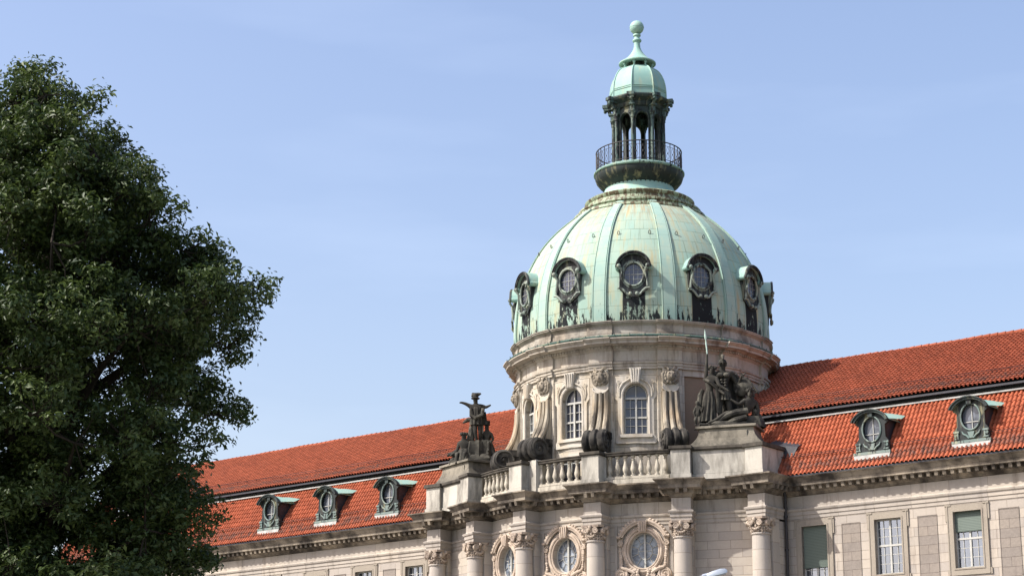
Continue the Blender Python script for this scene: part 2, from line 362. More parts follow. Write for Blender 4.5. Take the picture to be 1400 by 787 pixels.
    def ball(s, c, r, n=10, m=6, fn=None):
        rx, ry, rz = (r, r, r) if isinstance(r, (int, float)) else r
        vs = [(c[0], c[1], c[2]-rz)]
        for i in range(1, m):
            t = -pi/2+pi*i/m
            for k in range(n): vs.append((c[0]+rx*cos(t)*cos(2*pi*k/n), c[1]+ry*cos(t)*sin(2*pi*k/n), c[2]+rz*sin(t)))
        vs.append((c[0], c[1], c[2]+rz)); T = len(vs)-1
        fs = [(0, 1+(k+1) % n, 1+k) for k in range(n)]
        for i in range(m-2):
            for k in range(n): fs.append((1+i*n+k, 1+i*n+(k+1) % n, 1+(i+1)*n+(k+1) % n, 1+(i+1)*n+k))
        fs += [(1+(m-2)*n+k, 1+(m-2)*n+(k+1) % n, T) for k in range(n)]
        return s.add(vs, fs, None, fn)
    def plate_hole(s, outer, inner, y0, y1, c, fn=None, N=72):
        """flat plate in local x,z from y0 (front) to y1 (back) with a hole; both outlines star-shaped about c"""
        def hit(poly, a):
            d = (cos(a), sin(a)); best = 0
            for i in range(len(poly)):
                p = poly[i]; q = poly[(i+1) % len(poly)]
                px, pz = p[0]-c[0], p[1]-c[1]; ex, ez = q[0]-p[0], q[1]-p[1]
                det = d[0]*(-ez)+ex*d[1]
                if abs(det) < 1e-12: continue
                t = (px*(-ez)+ex*pz)/det; u = (d[0]*pz-d[1]*px)/det
                if t > 0 and -1e-7 <= u <= 1+1e-7: best = max(best, t)
            return (c[0]+d[0]*best, c[1]+d[1]*best)
        A = {round(2*pi*i/N, 6) for i in range(N)}
        if len(outer) < 14:
            for p in outer: A.add(round(atan2(p[1]-c[1], p[0]-c[0]) % (2*pi), 6))
        if len(inner) < 14:
            for p in inner: A.add(round(atan2(p[1]-c[1], p[0]-c[0]) % (2*pi), 6))
        A = sorted(A); n = len(A)
        O = [hit(outer, a) for a in A]; I = [hit(inner, a) for a in A]
        vs = [(p[0], y0, p[1]) for p in O]+[(p[0], y0, p[1]) for p in I]+[(p[0], y1, p[1]) for p in O]+[(p[0], y1, p[1]) for p in I]
        fs = []; uvs = []
        for i in range(n):
            j = (i+1) % n
            for q in ((i, j, n+j, n+i), (n+i, n+j, 3*n+j, 3*n+i), (2*n+i, 2*n+j, j, i)):
                fs.append(q)
            uvs.append([O[i], O[j], I[j], I[i]]); uvs.append([I[i], I[j], I[j], I[i]]); uvs.append([O[i], O[j], O[j], O[i]])
        return s.add(vs, fs, uvs, fn)
    def plate(s, outline, y0, y1, fn=None):
        n = len(outline)
        vs = [(p[0], y0, p[1]) for p in outline]+[(p[0], y1, p[1]) for p in outline]
        fs = [tuple(range(n)), tuple(range(2*n-1, n-1, -1))]+[(i+n, (i+1) % n+n, (i+1) % n, i) for i in range(n)]
        uvs = [[tuple(p) for p in outline], [tuple(p) for p in outline[::-1]]]+[[outline[i], outline[(i+1) % n], outline[(i+1) % n], outline[i]] for i in range(n)]
        return s.add(vs, fs, uvs, fn)
    def build(s, name, mat, parent=None, smooth=True, angle=35, at=None, bevel=0):
        me = bpy.data.meshes.new(name); me.from_pydata(s.v, [], s.f)
        uvl = me.uv_layers.new(name='UVMap'); co = s.v
        buf = []
        for i, f in enumerate(s.f):
            if i in s.uv: buf += [c for p in s.uv[i] for c in p]
            else:
                a, b, c = Vector(co[f[0]]), Vector(co[f[1]]), Vector(co[f[2]])
                n = (b-a).cross(c-a)
                if n.length > 1e-12: n.normalize()
                if abs(n.z) > .8: buf += [q for k in f for q in (co[k][0], co[k][1])]
                else:
                    t = Vector((-n.y, n.x, 0)); t.normalize() if t.length > 1e-9 else None
                    buf += [q for k in f for q in (co[k][0]*t.x+co[k][1]*t.y, co[k][2])]
        uvl.data.foreach_set('uv', buf)
        bm = bmesh.new(); bm.from_mesh(me); bmesh.ops.recalc_face_normals(bm, faces=bm.faces); bm.to_mesh(me); bm.free()
        me.materials.append(M[mat] if isinstance(mat, str) else mat)
        if smooth:
            me.polygons.foreach_set('use_smooth', [True]*len(me.polygons)); me.set_sharp_from_angle(angle=rad(angle))
        o = bpy.data.objects.new(name, me); COL.objects.link(o)
        if parent: link(o, parent)
        if bevel:
            b = o.modifiers.new('bevel', 'BEVEL'); b.width = bevel; b.segments = 2; b.limit_method = 'ANGLE'; b.angle_limit = rad(40)
        if at: o.matrix_basis = at
        return o
def link(o, parent):
    """parent keeping world coordinates: roots are plain translated empties"""
    o.parent = parent
    if parent.type == 'EMPTY' and parent.parent is None:
        o.matrix_parent_inverse = Matrix.Translation(-parent.location)
def root(name, loc, label, cat, group=None):
    o = bpy.data.objects.new(name, None); COL.objects.link(o); o.location = loc; o['label'] = label; o['category'] = cat
    if group: o['group'] = group
    return o
def dup(o, mat):
    """copy of a part with its sub-parts, placed by the matrix"""
    c = o.copy(); COL.objects.link(c); c.matrix_basis = mat
    for ch in list(o.children):
        d = ch.copy(); COL.objects.link(d); d.parent = c
    return c
def tagged(o, label, cat=None, kind=None):
    if label: o['label'] = label
    if cat: o['category'] = cat
    if kind: o['kind'] = kind
    return o
def arc(cx, cz, rx, rz, a0, a1, n): return [(cx+rx*cos(rad(a0+(a1-a0)*i/n)), cz+rz*sin(rad(a0+(a1-a0)*i/n))) for i in range(n+1)]
def oval(cx, cz, rx, rz, n=36): return arc(cx, cz, rx, rz, 0, 360, n)[:-1]
def spiral(c, r0, r1, turns, a0, n=36, sgn=1):
    """2-D spiral in local x,z"""
    return [(c[0]+(r0+(r1-r0)*i/n)*cos(a0+sgn*2*pi*turns*i/n), c[1]+(r0+(r1-r0)*i/n)*sin(a0+sgn*2*pi*turns*i/n)) for i in range(n+1)]
def vol(mb, c, r, y, th, sgn=1, a0=0, fn=None, tr=None):
    """a scroll: disc with a raised spiral and an eye, in the local x,z plane, front at y (smaller = outward)"""
    mb.tube([(c[0], y, c[1]), (c[0], y+th, c[1])], r*.94, 18, fn)
    sp = spiral(c, r, r*.22, 1.7, a0, 30, sgn)
    mb.tube([(p[0], y, p[1]) for p in sp], [(tr or r*.17)*(1-.45*i/len(sp)) for i in range(len(sp))], 6, fn)
    mb.ball((c[0], y, c[1]), r*.2, 8, 5, fn)

# ================================================================ SETTING
g = MB(); g.add([(-2500, -2500, GZ), (2500, -2500, GZ), (2500, 2500, GZ), (-2500, 2500, GZ)], [(0, 1, 2, 3)])
tagged(g.build('ground', 'grass', smooth=False), None, kind='structure')
r_ = MB(); r_.box(-300, 300, -38, -20, GZ, GZ+.01); tagged(r_.build('road', 'asphalt', smooth=False), None, kind='structure')
r_ = MB(); r_.box(-300, 300, -19.8, -2.5, GZ, GZ+.13)
r_.box(-300, 300, -70, -38.2, GZ, GZ+.13); tagged(r_.build('pavement', 'paving', smooth=False), None, kind='structure')
r_ = MB(); r_.box(-300, 300, -20, -19.8, GZ, GZ+.14); r_.box(-300, 300, -38.2, -38, GZ, GZ+.14); tagged(r_.build('kerb', 'kerb', smooth=False), None, kind='structure')
r_ = MB()
for i in range(60): r_.box(-240+i*8, -236+i*8, -29.07, -28.93, GZ+.010, GZ+.014)
tagged(r_.build('road_marking', 'markpaint', smooth=False), None, kind='structure')

# ================================================================ BUILDING
B = root('domed_city_hall', (0, 0, GZ), 'baroque stone city hall with green copper dome and long red tiled mansard roofs', 'building')
PHI = rad(1.6)                      # the dome's twelve bays are turned by this much
def ang(k): return rad(30*k)+PHI    # centre of bay k (0 = front, towards -Y)

# ---- wings ------------------------------------------------------
YE = -4.183; ANG = {-1: rad(-2.664), 1: rad(.208)}
def wfn(side):
    a = ANG[side]; px = 8*side
    def fn(s, o, z): return (px+(s-px)*cos(a)-o*sin(a), YE+(s-px)*sin(a)+o*cos(a), z)
    return fn
WF = .88                            # wall face behind the eave line
WX0, WX1 = 10.55, 46.0
SW = {-1: [-13.42, -17.40, -21.4, -25.4, -29.4, -33.4, -37.4, -41.4], 1: [12.07, 15.95, 19.93, 23.9, 27.9, 31.9, 35.9, 39.9]}
WW, WZ0, WZ1 = 1.37, 10.58, 13.12
def cornice_prof(off, back=0.0):
    return [(off-back, 14.58), (off+.0, 14.62), (off+.07, 14.64), (off+.07, 14.70), (off+.13, 14.76), (off+.20, 14.80), (off+.22, 14.99), (off+.60, 15.0), (off+.60, 15.17),
            (off+.63, 15.18), (off+.66, 15.24), (off+.76, 15.36), (off+.84, 15.39), (off+.84, 15.45), (off-back, 15.50)]
def arch_prof(off, back):           # architrave and frieze, wall to wall
    return [(off-back, 13.48), (off+.03, 13.50), (off+.03, 13.66), (off+.07, 13.68), (off+.07, 13.86), (off+.12, 13.88), (off+.15, 13.95), (off+.15, 13.98), (off+.02, 14.02), (off, 14.06), (off, 14.60), (off-back, 14.60)]
def reline(path, step, off):
    """points every step metres along a plan path, with normals (for modillions)"""
    out = []; d = step/2
    for i in range(len(path)-1):
        a, b = Vector(path[i]), Vector(path[i+1]); L = (b-a).length; t = (b-a)/L if L > 1e-9 else Vector((1, 0))
        while d < L:
            out.append((a+t*d, t)); d += step
        d -= L
    return out
def modillions(mb, path, off, step=.40, w=.17, fn=None, z0=14.80, z1=14.995, d0=.2, d1=.55):
    for p, t in reline(path, step, off):
        n = Vector((t.y, -t.x))
        v = []
        for z, dd in ((z0, d1-.06), (z1, d1)):
            for o_, s_ in ((off+d0-.02, -w/2), (off+d0-.02, w/2), (off+dd, w/2), (off+dd, -w/2)):
                q = p+n*o_+t*s_; v.append((q.x, q.y, z))
        mb.add(v, [(3, 2, 1, 0), (4, 5, 6, 7), (0, 1, 5, 4), (1, 2, 6, 5), (2, 3, 7, 6), (3, 0, 4, 7)], None, fn)

def roof_sheet(name, mat, fn, s0, s1, lo, hi, parent, pitch=.222, row=.335):
    """pantiled slope between (offset, z) lo and hi; real corrugation and stepped courses"""
    L = math.hypot(hi[0]-lo[0], hi[1]-lo[1]); tx, tz = (hi[0]-lo[0])/L, (hi[1]-lo[1])/L; nx, nz = -tz, tx
    nr = int(round(L/row)); row = L/nr; nc = int((s1-s0)/pitch); K = 8
    prof = [.090*max(0., 1-(min(k, K-k)/(K*.36))**2)**.6 for k in range(K)]
    S = s0+np.arange(nc*K+1)*pitch/K; H = np.array([prof[i % K] for i in range(nc*K+1)])
    jit = np.repeat(rng.normal(0, .003, nc+1), K)[:nc*K+1]
    V = []; UV = []
    for r in range(nr):
        for e, (t, lift) in enumerate(((r*row-.03, .045), ((r+1)*row, .004))):
            h = H+lift+rng.normal(0, .002, len(S))*0+np.repeat(rng.normal(0, .003, nc+1), K)[:nc*K+1]*(1 if e == 0 else 0)
            tt = t+jit*(1 if e == 0 else 0)
            sag = .022*np.sin(S*.37+t*.5)+.014*np.sin(S*1.13+t*1.7)
            h = h+sag
            o = lo[0]+tx*tt+nx*h; z = lo[1]+tz*tt+nz*h
            V.append(np.stack([S, np.broadcast_to(o, S.shape), np.broadcast_to(z, S.shape)], 1))
            UV.append(np.stack([(S-s0)/pitch+.5, np.full(len(S), r+(.02 if e == 0 else .98))], 1))
    V = np.concatenate(V); UV = np.concatenate(UV); n = len(S)
    W = np.array([fn(*p) for p in V])
    i = np.arange(n-1); fs = []
    for q in range(2*nr-1):
        a = q*n; fs.append(np.stack([a+i, a+i+1, a+n+i+1, a+n+i], 1))
    Fc = np.concatenate(fs)
    me = bpy.data.meshes.new(name); me.vertices.add(len(W)); me.vertices.foreach_set('co', W.ravel())
    me.loops.add(Fc.size); me.loops.foreach_set('vertex_index', Fc.ravel().astype(np.int32))
    me.polygons.add(len(Fc)); me.polygons.foreach_set('loop_start', np.arange(0, Fc.size, 4, dtype=np.int32))
    me.update(calc_edges=True)
    u = me.uv_layers.new(name='UVMap'); u.data.foreach_set('uv', UV[Fc.ravel()].ravel())
    me.polygons.foreach_set('use_smooth', [True]*len(me.polygons)); me.set_sharp_from_angle(angle=rad(50))
    me.materials.append(M[mat]); me.validate()
    o = bpy.data.objects.new(name, me); COL.objects.link(o); link(o, parent); return o

def build_wing(side):
    fn = wfn(side)
    a, b = (WX0, WX1) if side > 0 else (-WX1, -WX0)
    # wall with real openings
    wins = sorted(SW[side]); wall = MB()
    xs = sorted({a, b} | {w_+d for w_ in wins for d in (-WW/2, WW/2)})
    zs = [GZ, WZ0, WZ1, 13.55]
    for i in range(len(xs)-1):
        hole = any(abs((xs[i]+xs[i+1])/2-w_) < .1 for w_ in wins)
        for j in range(3):
            if hole and j == 1: continue
            q = [(xs[i], WF, zs[j]), (xs[i+1], WF, zs[j]), (xs[i+1], WF, zs[j+1]), (xs[i], WF, zs[j+1])]
            wall.add(q, [(0, 1, 2, 3)], [[(p[0], p[2]) for p in q]], fn)
    for w_ in wins:
        x0, x1 = w_-WW/2, w_+WW/2
        for q in ([(x0, WF, WZ0), (x0, WF+.4, WZ0), (x0, WF+.4, WZ1), (x0, WF, WZ1)], [(x1, WF+.4, WZ0), (x1, WF, WZ0), (x1, WF, WZ1), (x1, WF+.4, WZ1)],
                  [(x0, WF, WZ1), (x0, WF+.4, WZ1), (x1, WF+.4, WZ1), (x1, WF, WZ1)], [(x0, WF+.4, WZ0), (x0, WF, WZ0), (x1, WF, WZ0), (x1, WF+.4, WZ0)]):
            wall.add(q, [(0, 1, 2, 3)], None, fn)
    wall.box(a, b, 14, 14.3, GZ, 15.4, fn)
    wall.box(b if side > 0 else a-.3, b+.3 if side > 0 else a, WF, 14.3, GZ, 15.4, fn)
    wall.build('wing_wall', 'facade', B, smooth=False)
    # entablature
    path = [(a, WF), (b, WF)]
    e = MB(); e.sweep(arch_prof(0, .3), path, fn=fn)
    e.build('entablature', 'facade_plain', B, angle=25)
    c = MB(); c.sweep(cornice_prof(0, .3), path, fn=fn); modillions(c, path, 0, fn=fn)
    c.build('cornice', 'cornice', B, angle=25)
    # grey panels between the windows
    cs = []
    ww = sorted(wins)
    for i in range(len(ww)-1): cs.append((ww[i]+ww[i+1])/2)
    for x in cs:
        p = MB(); p.add([(x-.46, WF-.012, 9.), (x+.46, WF-.012, 9.), (x+.46, WF-.012, 13.07), (x-.46, WF-.012, 13.07)], [(0, 1, 2, 3)], [[(-.45, 9.04), (.45, 9.04), (.45, 13.07), (-.45, 13.07)]], fn)
        for q in ((x-.49, x-.46), (x+.46, x+.49)): p.box(q[0], q[1], WF-.03, WF+.02, 9., 13.10, fn)
        p.box(x-.46, x+.46, WF-.03, WF+.02, 13.07, 13.10, fn)
        p.build('wall_panel', 'panel', B, smooth=False)
    # windows
    for k, w_ in enumerate(sorted(SW[side], key=abs)):
        build_window(fn, w_, ['closed', 'open', 'half'][k % 3] if side > 0 else 'plain')
    # roofs
    ra, rb = (4.0, b) if side > 0 else (a, -4.0)
    la, lb = (8.6, b) if side > 0 else (a, -8.6)
    low = roof_sheet('lower_roof', 'tiles_low', fn, la, lb, (.06, 15.50), (2.22, 18.60), B)
    up = roof_sheet('upper_roof', 'tiles_up', fn, ra, rb, (1.92, 19.02), (9.2, 23.09), B)
    z = MB(); z.box(la, lb, 2.02, 2.6, 18.60, 18.68, fn); z.build('zinc_flashing', 'zinc', B, smooth=False)
    s_ = MB(); s_.box(ra, rb, 1.98, 2.35, 18.88, 18.995, fn); s_.box(ra, rb, 2.3, 2.5, 18.5, 18.9, fn); s_.box(ra, rb, 1.86, 1.98, 18.86, 18.95, fn); s_.build('box_gutter', 'lead', B, smooth=False)
    for (o0, z0, o1, z1, xa_, xb_) in ((.06, 15.50, 2.22, 18.60, la, lb), (1.92, 19.02, 9.2, 23.09, ra, rb)):
        L_ = math.hypot(o1-o0, z1-z0); tx_, tz_ = (o1-o0)/L_, (z1-z0)/L_; up_ = 1.1 if o0 < 1 else 1.5; g_ = MB()
        for hh in (.12, .22): g_.tube([(xa_, o0+tx_*up_-tz_*hh, z0+tz_*up_+tx_*hh), (xb_, o0+tx_*up_-tz_*hh, z0+tz_*up_+tx_*hh)], .014, 5, fn)
        x_ = xa_+.3
        while x_ < xb_: g_.tube([(x_, o0+tx_*(up_+.1), z0+tz_*(up_+.1)), (x_, o0+tx_*up_-tz_*.24, z0+tz_*up_+tx_*.24)], .016, 4, fn); x_ += .9
        g_.build('snow_guard', 'iron', B)
    r = MB()
    for i in range(int((rb-ra)/.42)):
        x = ra+i*.42; q_ = .025*sin(x*.37)+.012*sin(x*1.9); r.tube([(x, 9.22, 23.10+q_), (x+.40, 9.22, 23.115+q_)], [.12, .135], 10, fn)
    r.build('ridge_tiles', 'tiles_up', B)
    back = MB(); back.add([(ra, 9.25, 23.05), (rb, 9.25, 23.05), (rb, 14.5, 15.45), (ra, 14.5, 15.45)], [(0, 1, 2, 3)], None, fn)
    back.box(*((10.6, lb) if side > 0 else (la, -10.6)), .02, 2.4, 15.42, 15.49, fn); back.build('rear_roof', 'lead', B, smooth=False)

def build_window(fn, x, kind):
    x0, x1 = x-WW/2, x+WW/2; yf = WF+.17
    sur = MB()
    o0, o1 = .10, .33       # outer reach of the surround
    for (d, z_t) in ((-1, 0), (1, 0)):
        xa, xb = (x0-.30, x0) if d < 0 else (x1, x1+.30)
        sur.box(xa, xb, WF-.06, WF+.1, WZ0-.32, WZ1+.30, fn)
        e0, e1 = (xa-.09, xa) if d < 0 else (xb, xb+.09)
        sur.box(e0, e1, WF-.06, WF+.1, WZ1-.42, WZ1+.36, fn); sur.box(e0, e1, WF-.06, WF+.1, WZ0-.34, WZ0-.05, fn)
        q0, q1 = (xa-.09, xa+.2) if d < 0 else (xb-.2, xb+.09)
        sur.box(q0, q1, WF-.09, WF-.06, WZ1+.27, WZ1+.345, fn)
        # inner bead
        sur.box(*((x0-.07, x0-.002) if d < 0 else (x1+.002, x1+.07)), WF-.085, WF-.06, WZ0-.07, WZ1+.07, fn)
        sur.box(*((xa, xa+.05) if d < 0 else (xb-.05, xb)), WF-.085, WF-.06, WZ0-.3, WZ1+.27, fn)
    sur.box(x0, x1, WF-.06, WF+.1, WZ1, WZ1+.30, fn); sur.box(x0, x1, WF-.06, WF+.1, WZ0-.32, WZ0, fn)
    sur.box(x0, x1, WF-.085, WF-.06, WZ1+.002, WZ1+.07, fn); sur.box(x0, x1, WF-.085, WF-.06, WZ0-.07, WZ0-.002, fn)
    w_ = sur.build('window_surround', 'surround', B, smooth=False)
    fr = MB(); t = .055
    fr.box(x0, x0+t, yf, yf+.07, WZ0, WZ1, fn); fr.box(x1-t, x1, yf, yf+.07, WZ0, WZ1, fn)
    fr.box(x0+t, x1-t, yf, yf+.07, WZ1-t, WZ1, fn); fr.box(x0+t, x1-t, yf, yf+.07, WZ0, WZ0+t, fn)
    zt = WZ0+1.32
    fr.box(x0+t, x1-t, yf-.03, yf+.07, zt-.045, zt+.045, fn); fr.box(x-.045, x+.045, yf-.015, yf+.07, WZ0+t, zt-.045, fn); fr.box(x-.04, x+.04, yf-.012, yf+.07, zt+.045, WZ1-t, fn)
    for h in (-1, 1):
        xc = x+h*(WW/4); fr.box(xc-.012, xc+.012, yf+.01, yf+.05, WZ0+t, WZ1-t, fn)
    for z in (WZ0+.48, WZ0+.90, zt+.42, zt+.80):
        fr.box(x0+t, x1-t, yf+.015, yf+.045, z-.012, z+.012, fn)
    f = fr.build('window', 'frame', B, smooth=False)
    gl = MB(); gl.add([(x0+t, yf+.05, WZ0+t), (x1-t, yf+.05, WZ0+t), (x1-t, yf+.05, WZ1-t), (x0+t, yf+.05, WZ1-t)], [(0, 1, 2, 3)], None, fn)
    G = gl.build('pane', 'glass', f, smooth=False)
    cu = MB()
    n = 28
    for (c0, c1) in ((x0+.02, x-.22 if kind == 'open' else x+.0), (x+.34 if kind == 'open' else x+.0, x1-.02)):
        vs = []
        for i in range(n+1):
            xx = c0+(c1-c0)*i/n; yy = yf+.2+.03*sin(i*1.3)+.015*sin(i*2.9)
            vs += [(xx, yy, WZ0), (xx, yy, WZ1)]
        cu.add(vs, [(2*i, 2*i+2, 2*i+3, 2*i+1) for i in range(n)], [[(vs[2*i][0], 0), (vs[2*i+2][0], 0), (vs[2*i+2][0], 1), (vs[2*i][0], 1)] for i in range(n)], fn)
    cu.build('curtain', 'curtain', f)
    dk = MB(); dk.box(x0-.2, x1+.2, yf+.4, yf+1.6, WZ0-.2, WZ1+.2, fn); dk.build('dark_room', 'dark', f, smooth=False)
    bl = {'closed': .80, 'half': .95, 'open': 0, 'plain': 0}[kind]
    if bl:
        zb = WZ0+.62 if kind == 'closed' else WZ1-.86
        yb = yf-.06
        m = MB(); m.add([(x0+.01, yb, zb), (x1-.01, yb, zb), (x1-.01, yb, WZ1), (x0+.01, yb, WZ1)], [(0, 1, 2, 3)], [[(0, 0), (1, 0), (1, WZ1-zb), (0, WZ1-zb)]], fn)
        m.box(x0+.01, x1-.01, yb-.015, yb+.015, zb-.05, zb-.002, fn); m.build('roller_blind', 'blind', f, smooth=False)
for sd_ in (-1, 1): build_wing(sd_)

# ---- wing dormers ----------------------------------------------
def make_dormer():
    """local: x across, y into the roof, z up from the sill"""
    H = 1.85; rx, rz, cz = .40, .52, 1.02
    out = [(-.82, 0), (.82, 0), (.82, .18), (.80, .50), (.66, .52), (.64, 1.34)] + [(p[0], p[1]) for p in arc(0, 1.10, .86, .70, 18, 162, 14)] + [(-.64, 1.34), (-.66, .52), (-.80, .50), (-.82, .18)]
    face = MB(); face.plate_hole(out, oval(0, cz, rx+.06, rz+.06), 0, .16, (0, cz))
    D = face.build('dormer', 'lead_green', B)
    for h in (-1, 1):
        sd_ = MB(); x0, x1 = sorted((h*.62, h*.56))
        sd_.add([(x, y, z) for x in (x0, x1) for y, z in ((.16, .1), (.16, 1.5), (1.5, 1.5))], [(0, 1, 2), (3, 5, 4), (0, 3, 4, 1), (1, 4, 5, 2), (2, 5, 3, 0)])
        sd_.build('cheek', 'lead', D, smooth=False)
    hd = MB(); A = arc(0, 1.10, .93, .75, 22, 158, 16); Bp = arc(0, 1.10, .82, .66, 22, 158, 16)
    hd.plate(A+Bp[::-1], -.20, .02)
    A2 = arc(0, 1.10, .97, .80, 20, 160, 16); B2 = arc(0, 1.10, .93, .75, 20, 160, 16); hd.plate(A2+B2[::-1], -.26, -.1)
    hd.build('hood_moulding', 'copper_dark', D)
    rf = MB(); A = arc(0, 1.10, .90, .735, 24, 156, 14); n = len(A)
    # the curved roof runs back into the slope
    vs = [(p[0], -.12, p[1]) for p in A]+[(p[0]*1.0, min(1.9, .25+(p[1]-.1)*.85), p[1]+.0) for p in A]
    rf.add(vs, [(i, i+1, n+i+1, n+i) for i in range(n-1)])
    wing = [(.78, -.05, 1.42), (1.0, .95, 1.52), (1.0, 1.35, 1.72), (.55, .9, 1.80), (.50, -.05, 1.70)]
    rf.add(wing, [(0, 1, 2, 3, 4)]); rf.add([(-p[0], p[1], p[2]) for p in wing][::-1], [(0, 1, 2, 3, 4)])
    rf.build('dormer_roof', 'copper_hat', D)
    tr = MB()
    ring = oval(0, cz, rx+.05, rz+.05, 36); tr.tube([(p[0], -.02, p[1]) for p in ring+ring[:1]], .038, 8)
    tr.box(-.9, .9, -.10, .12, -.10, .02); tr.box(-.86, .86, -.06, .1, -.16, -.10)
    for h in (-1, 1):
        tr.box(h*.68-.12, h*.68+.12, -.06, .02, .08, .13); tr.box(h*.68-.13, h*.68+.13, -.07, .02, .36, .44); tr.box(h*.62-.03, h*.62+.03, -.05, .02, .13, .36)
        vol(tr, (h*.72, .27), .07, -.045, .05, h)
        tr.tube([(h*.10, -.03, .10), (h*.22, -.04, .22), (h*.36, -.04, .30), (h*.42, -.04, .42)], [.05, .045, .04, .02], 6)
    tr.plate([(-.16, .38), (-.07, .10), (.07, .10), (.16, .38)], -.06, .02)
    tr.build('carved_trim', 'copper_trim2', D)
    ks = MB(); ks.plate([(-.10, 1.56), (.10, 1.56), (.13, 1.76), (-.13, 1.76)], -.14, .0); ks.build('keystone', 'copper_dark', D, smooth=False)
    gm = MB(); gm.plate(oval(0, cz, rx+.05, rz+.05, 30), .18, .20); G = gm.build('pane', 'oculusglass2', D)
    mu = MB(); mu.box(-.016, .016, .14, .175, cz-rz, cz+rz); mu.box(-rx, rx, .14, .175, cz-.2-.016, cz-.2+.016); mu.build('glazing_bars', 'frame', D, smooth=False)
    ap = MB()
    pts = [(-.9, -.11)]+[(-.85+i*.1, -.16-(.10 if i % 2 else .15)) for i in range(18)]+[(.9, -.11)]
    ap.plate(pts, -.10, -.07); ap.build('lead_apron', 'zinc', D, smooth=False)
    return D
DM = make_dormer()
def place_wing(o_, side, s, off, z, dup_=True):
    p = wfn(side)(s, off, z); m = Matrix.Translation(Vector(p))@Matrix.Rotation(ANG[side]+rad(random.uniform(-.5, .5)), 4, 'Z')@Matrix.Scale(1.06, 4)
    if dup_: return dup(o_, m)
    o_.matrix_basis = m
first = True
for side, ss in ((1, (15.60, 20.60, 25.6, 30.6, 35.6, 40.6)), (-1, (-15.12, -20.10, -25.0))):
    for s in ss:
        place_wing(DM, side, s, .36, 16.20, not first); first = False

# ---- central bay -----------------------------------------------
BC = (0, 6.5); BR = 13.45
def bow(sx, y, z):
    """local x = arc metres on the bow, y = depth into the wall"""
    a = sx/BR; r = BR-y; return (BC[0]+r*sin(a), BC[1]-r*cos(a), z)
A2_ = rad(27.0)
ARC = [(BR*sin(t), BC[1]-BR*cos(t)) for t in np.linspace(-A2_, A2_, 37)]
PATH = [(-10.58, -4.02)]+[(-9.87, -4.24)]+ARC+[(9.87, -4.24)]+[(10.58, -4.02)]
ocs = [-rad(18.4)*BR, 0, rad(18.4)*BR]; OZ = 12.27
wall = MB()
bay = rad(9.2)*BR; half2 = A2_*BR
for cx, (b0, b1) in zip(ocs, ((-half2, -bay), (-bay, bay), (bay, half2))):
    outl = []
    for i in range(11): outl.append((b0+(b1-b0)*i/10, 9.4))
    for i in range(11): outl.append((b1, 9.4+(13.55-9.4)*i/10))
    for i in range(11): outl.append((b1-(b1-b0)*i/10, 13.55))
    for i in range(11): outl.append((b0, 13.55-(13.55-9.4)*i/10))
    wall.plate_hole(outl, oval(cx, OZ, .76, .88), 0, .45, (cx, OZ), bow, 96)
wall.sweep([(0, GZ), (0, 9.4)], ARC, caps=False)
for sgn in (-1, 1):
    pp = [ARC[-1], (9.87, -4.24), (10.58, -4.02), (10.58, -2.6)] if sgn > 0 else [(-10.58, -2.6), (-10.58, -4.02), (-9.87, -4.24), ARC[0]]
    wall.sweep([(0, GZ), (0, 13.55)], pp, caps=False)
wall.build('bay_wall', 'facade', B, angle=30)
en = MB(); en.sweep(arch_prof(0, .3), PATH)
co = MB(); co.sweep(cornice_prof(0, .4), PATH); modillions(co, PATH, 0)
colpos = []
for sgn in (-1, 1):
    for (x, y, t) in ((2.22, -7.452, 9.2), (6.462, -6.148, 25.), (10.108, -4.948, 0)):
        colpos.append((sgn*x, y, sgn*rad(t)))
resaut = []
for (x, y, t) in colpos:
    ex = Vector((cos(t), sin(t))); nn = Vector((sin(t), -cos(t))); c = Vector((x, y)); hw = .47; fo = .34
    bk = 1.5 if abs(x) < 9 else 1.7
    pth = [c-ex*hw-nn*bk, c-ex*hw+nn*fo, c+ex*hw+nn*fo, c+ex*hw-nn*bk]; pth = [tuple(p) for p in pth]
    en.sweep([(o_-.0, z+(.004 if z > 14 else -.004)) for o_, z in arch_prof(0, .2)], pth)
    co.sweep([(o_*.92, z+.008) for o_, z in cornice_prof(0, .2)], pth); modillions(co, pth, 0, .40)
    # flat fill under the soffit and on the top of the ressaut
    en.add([(pth[0][0], pth[0][1], 13.502), (pth[1][0], pth[1][1], 13.502), (pth[2][0], pth[2][1], 13.502), (pth[3][0], pth[3][1], 13.502)], [(0, 1, 2, 3)])
    resaut.append(pth)
en.build('entablature', 'facade_plain', B, angle=25)
for k_ in range(1):
    tops = [(p[0], p[1]) for p in PATH]
    # terrace floor behind the cornice
    fl = [(x, y, 15.46) for x, y in PATH]+[(10.58, -1, 15.46), (-10.58, -1, 15.46)]
    co.add(fl, [tuple(range(len(fl)))])
    for pth in resaut: co.add([(*p, 15.475) for p in pth], [(0, 1, 2, 3)])
co.build('cornice', 'cornice', B, angle=25)
# side returns of the projecting bay
rt = MB(); rt.box(10.0, 10.58, -4.0, -2.5, 13.4, 15.4); rt.box(-10.58, -10.0, -4.0, -2.5, 13.4, 15.4); rt.build('bay_return', 'facade_plain', B, smooth=False)

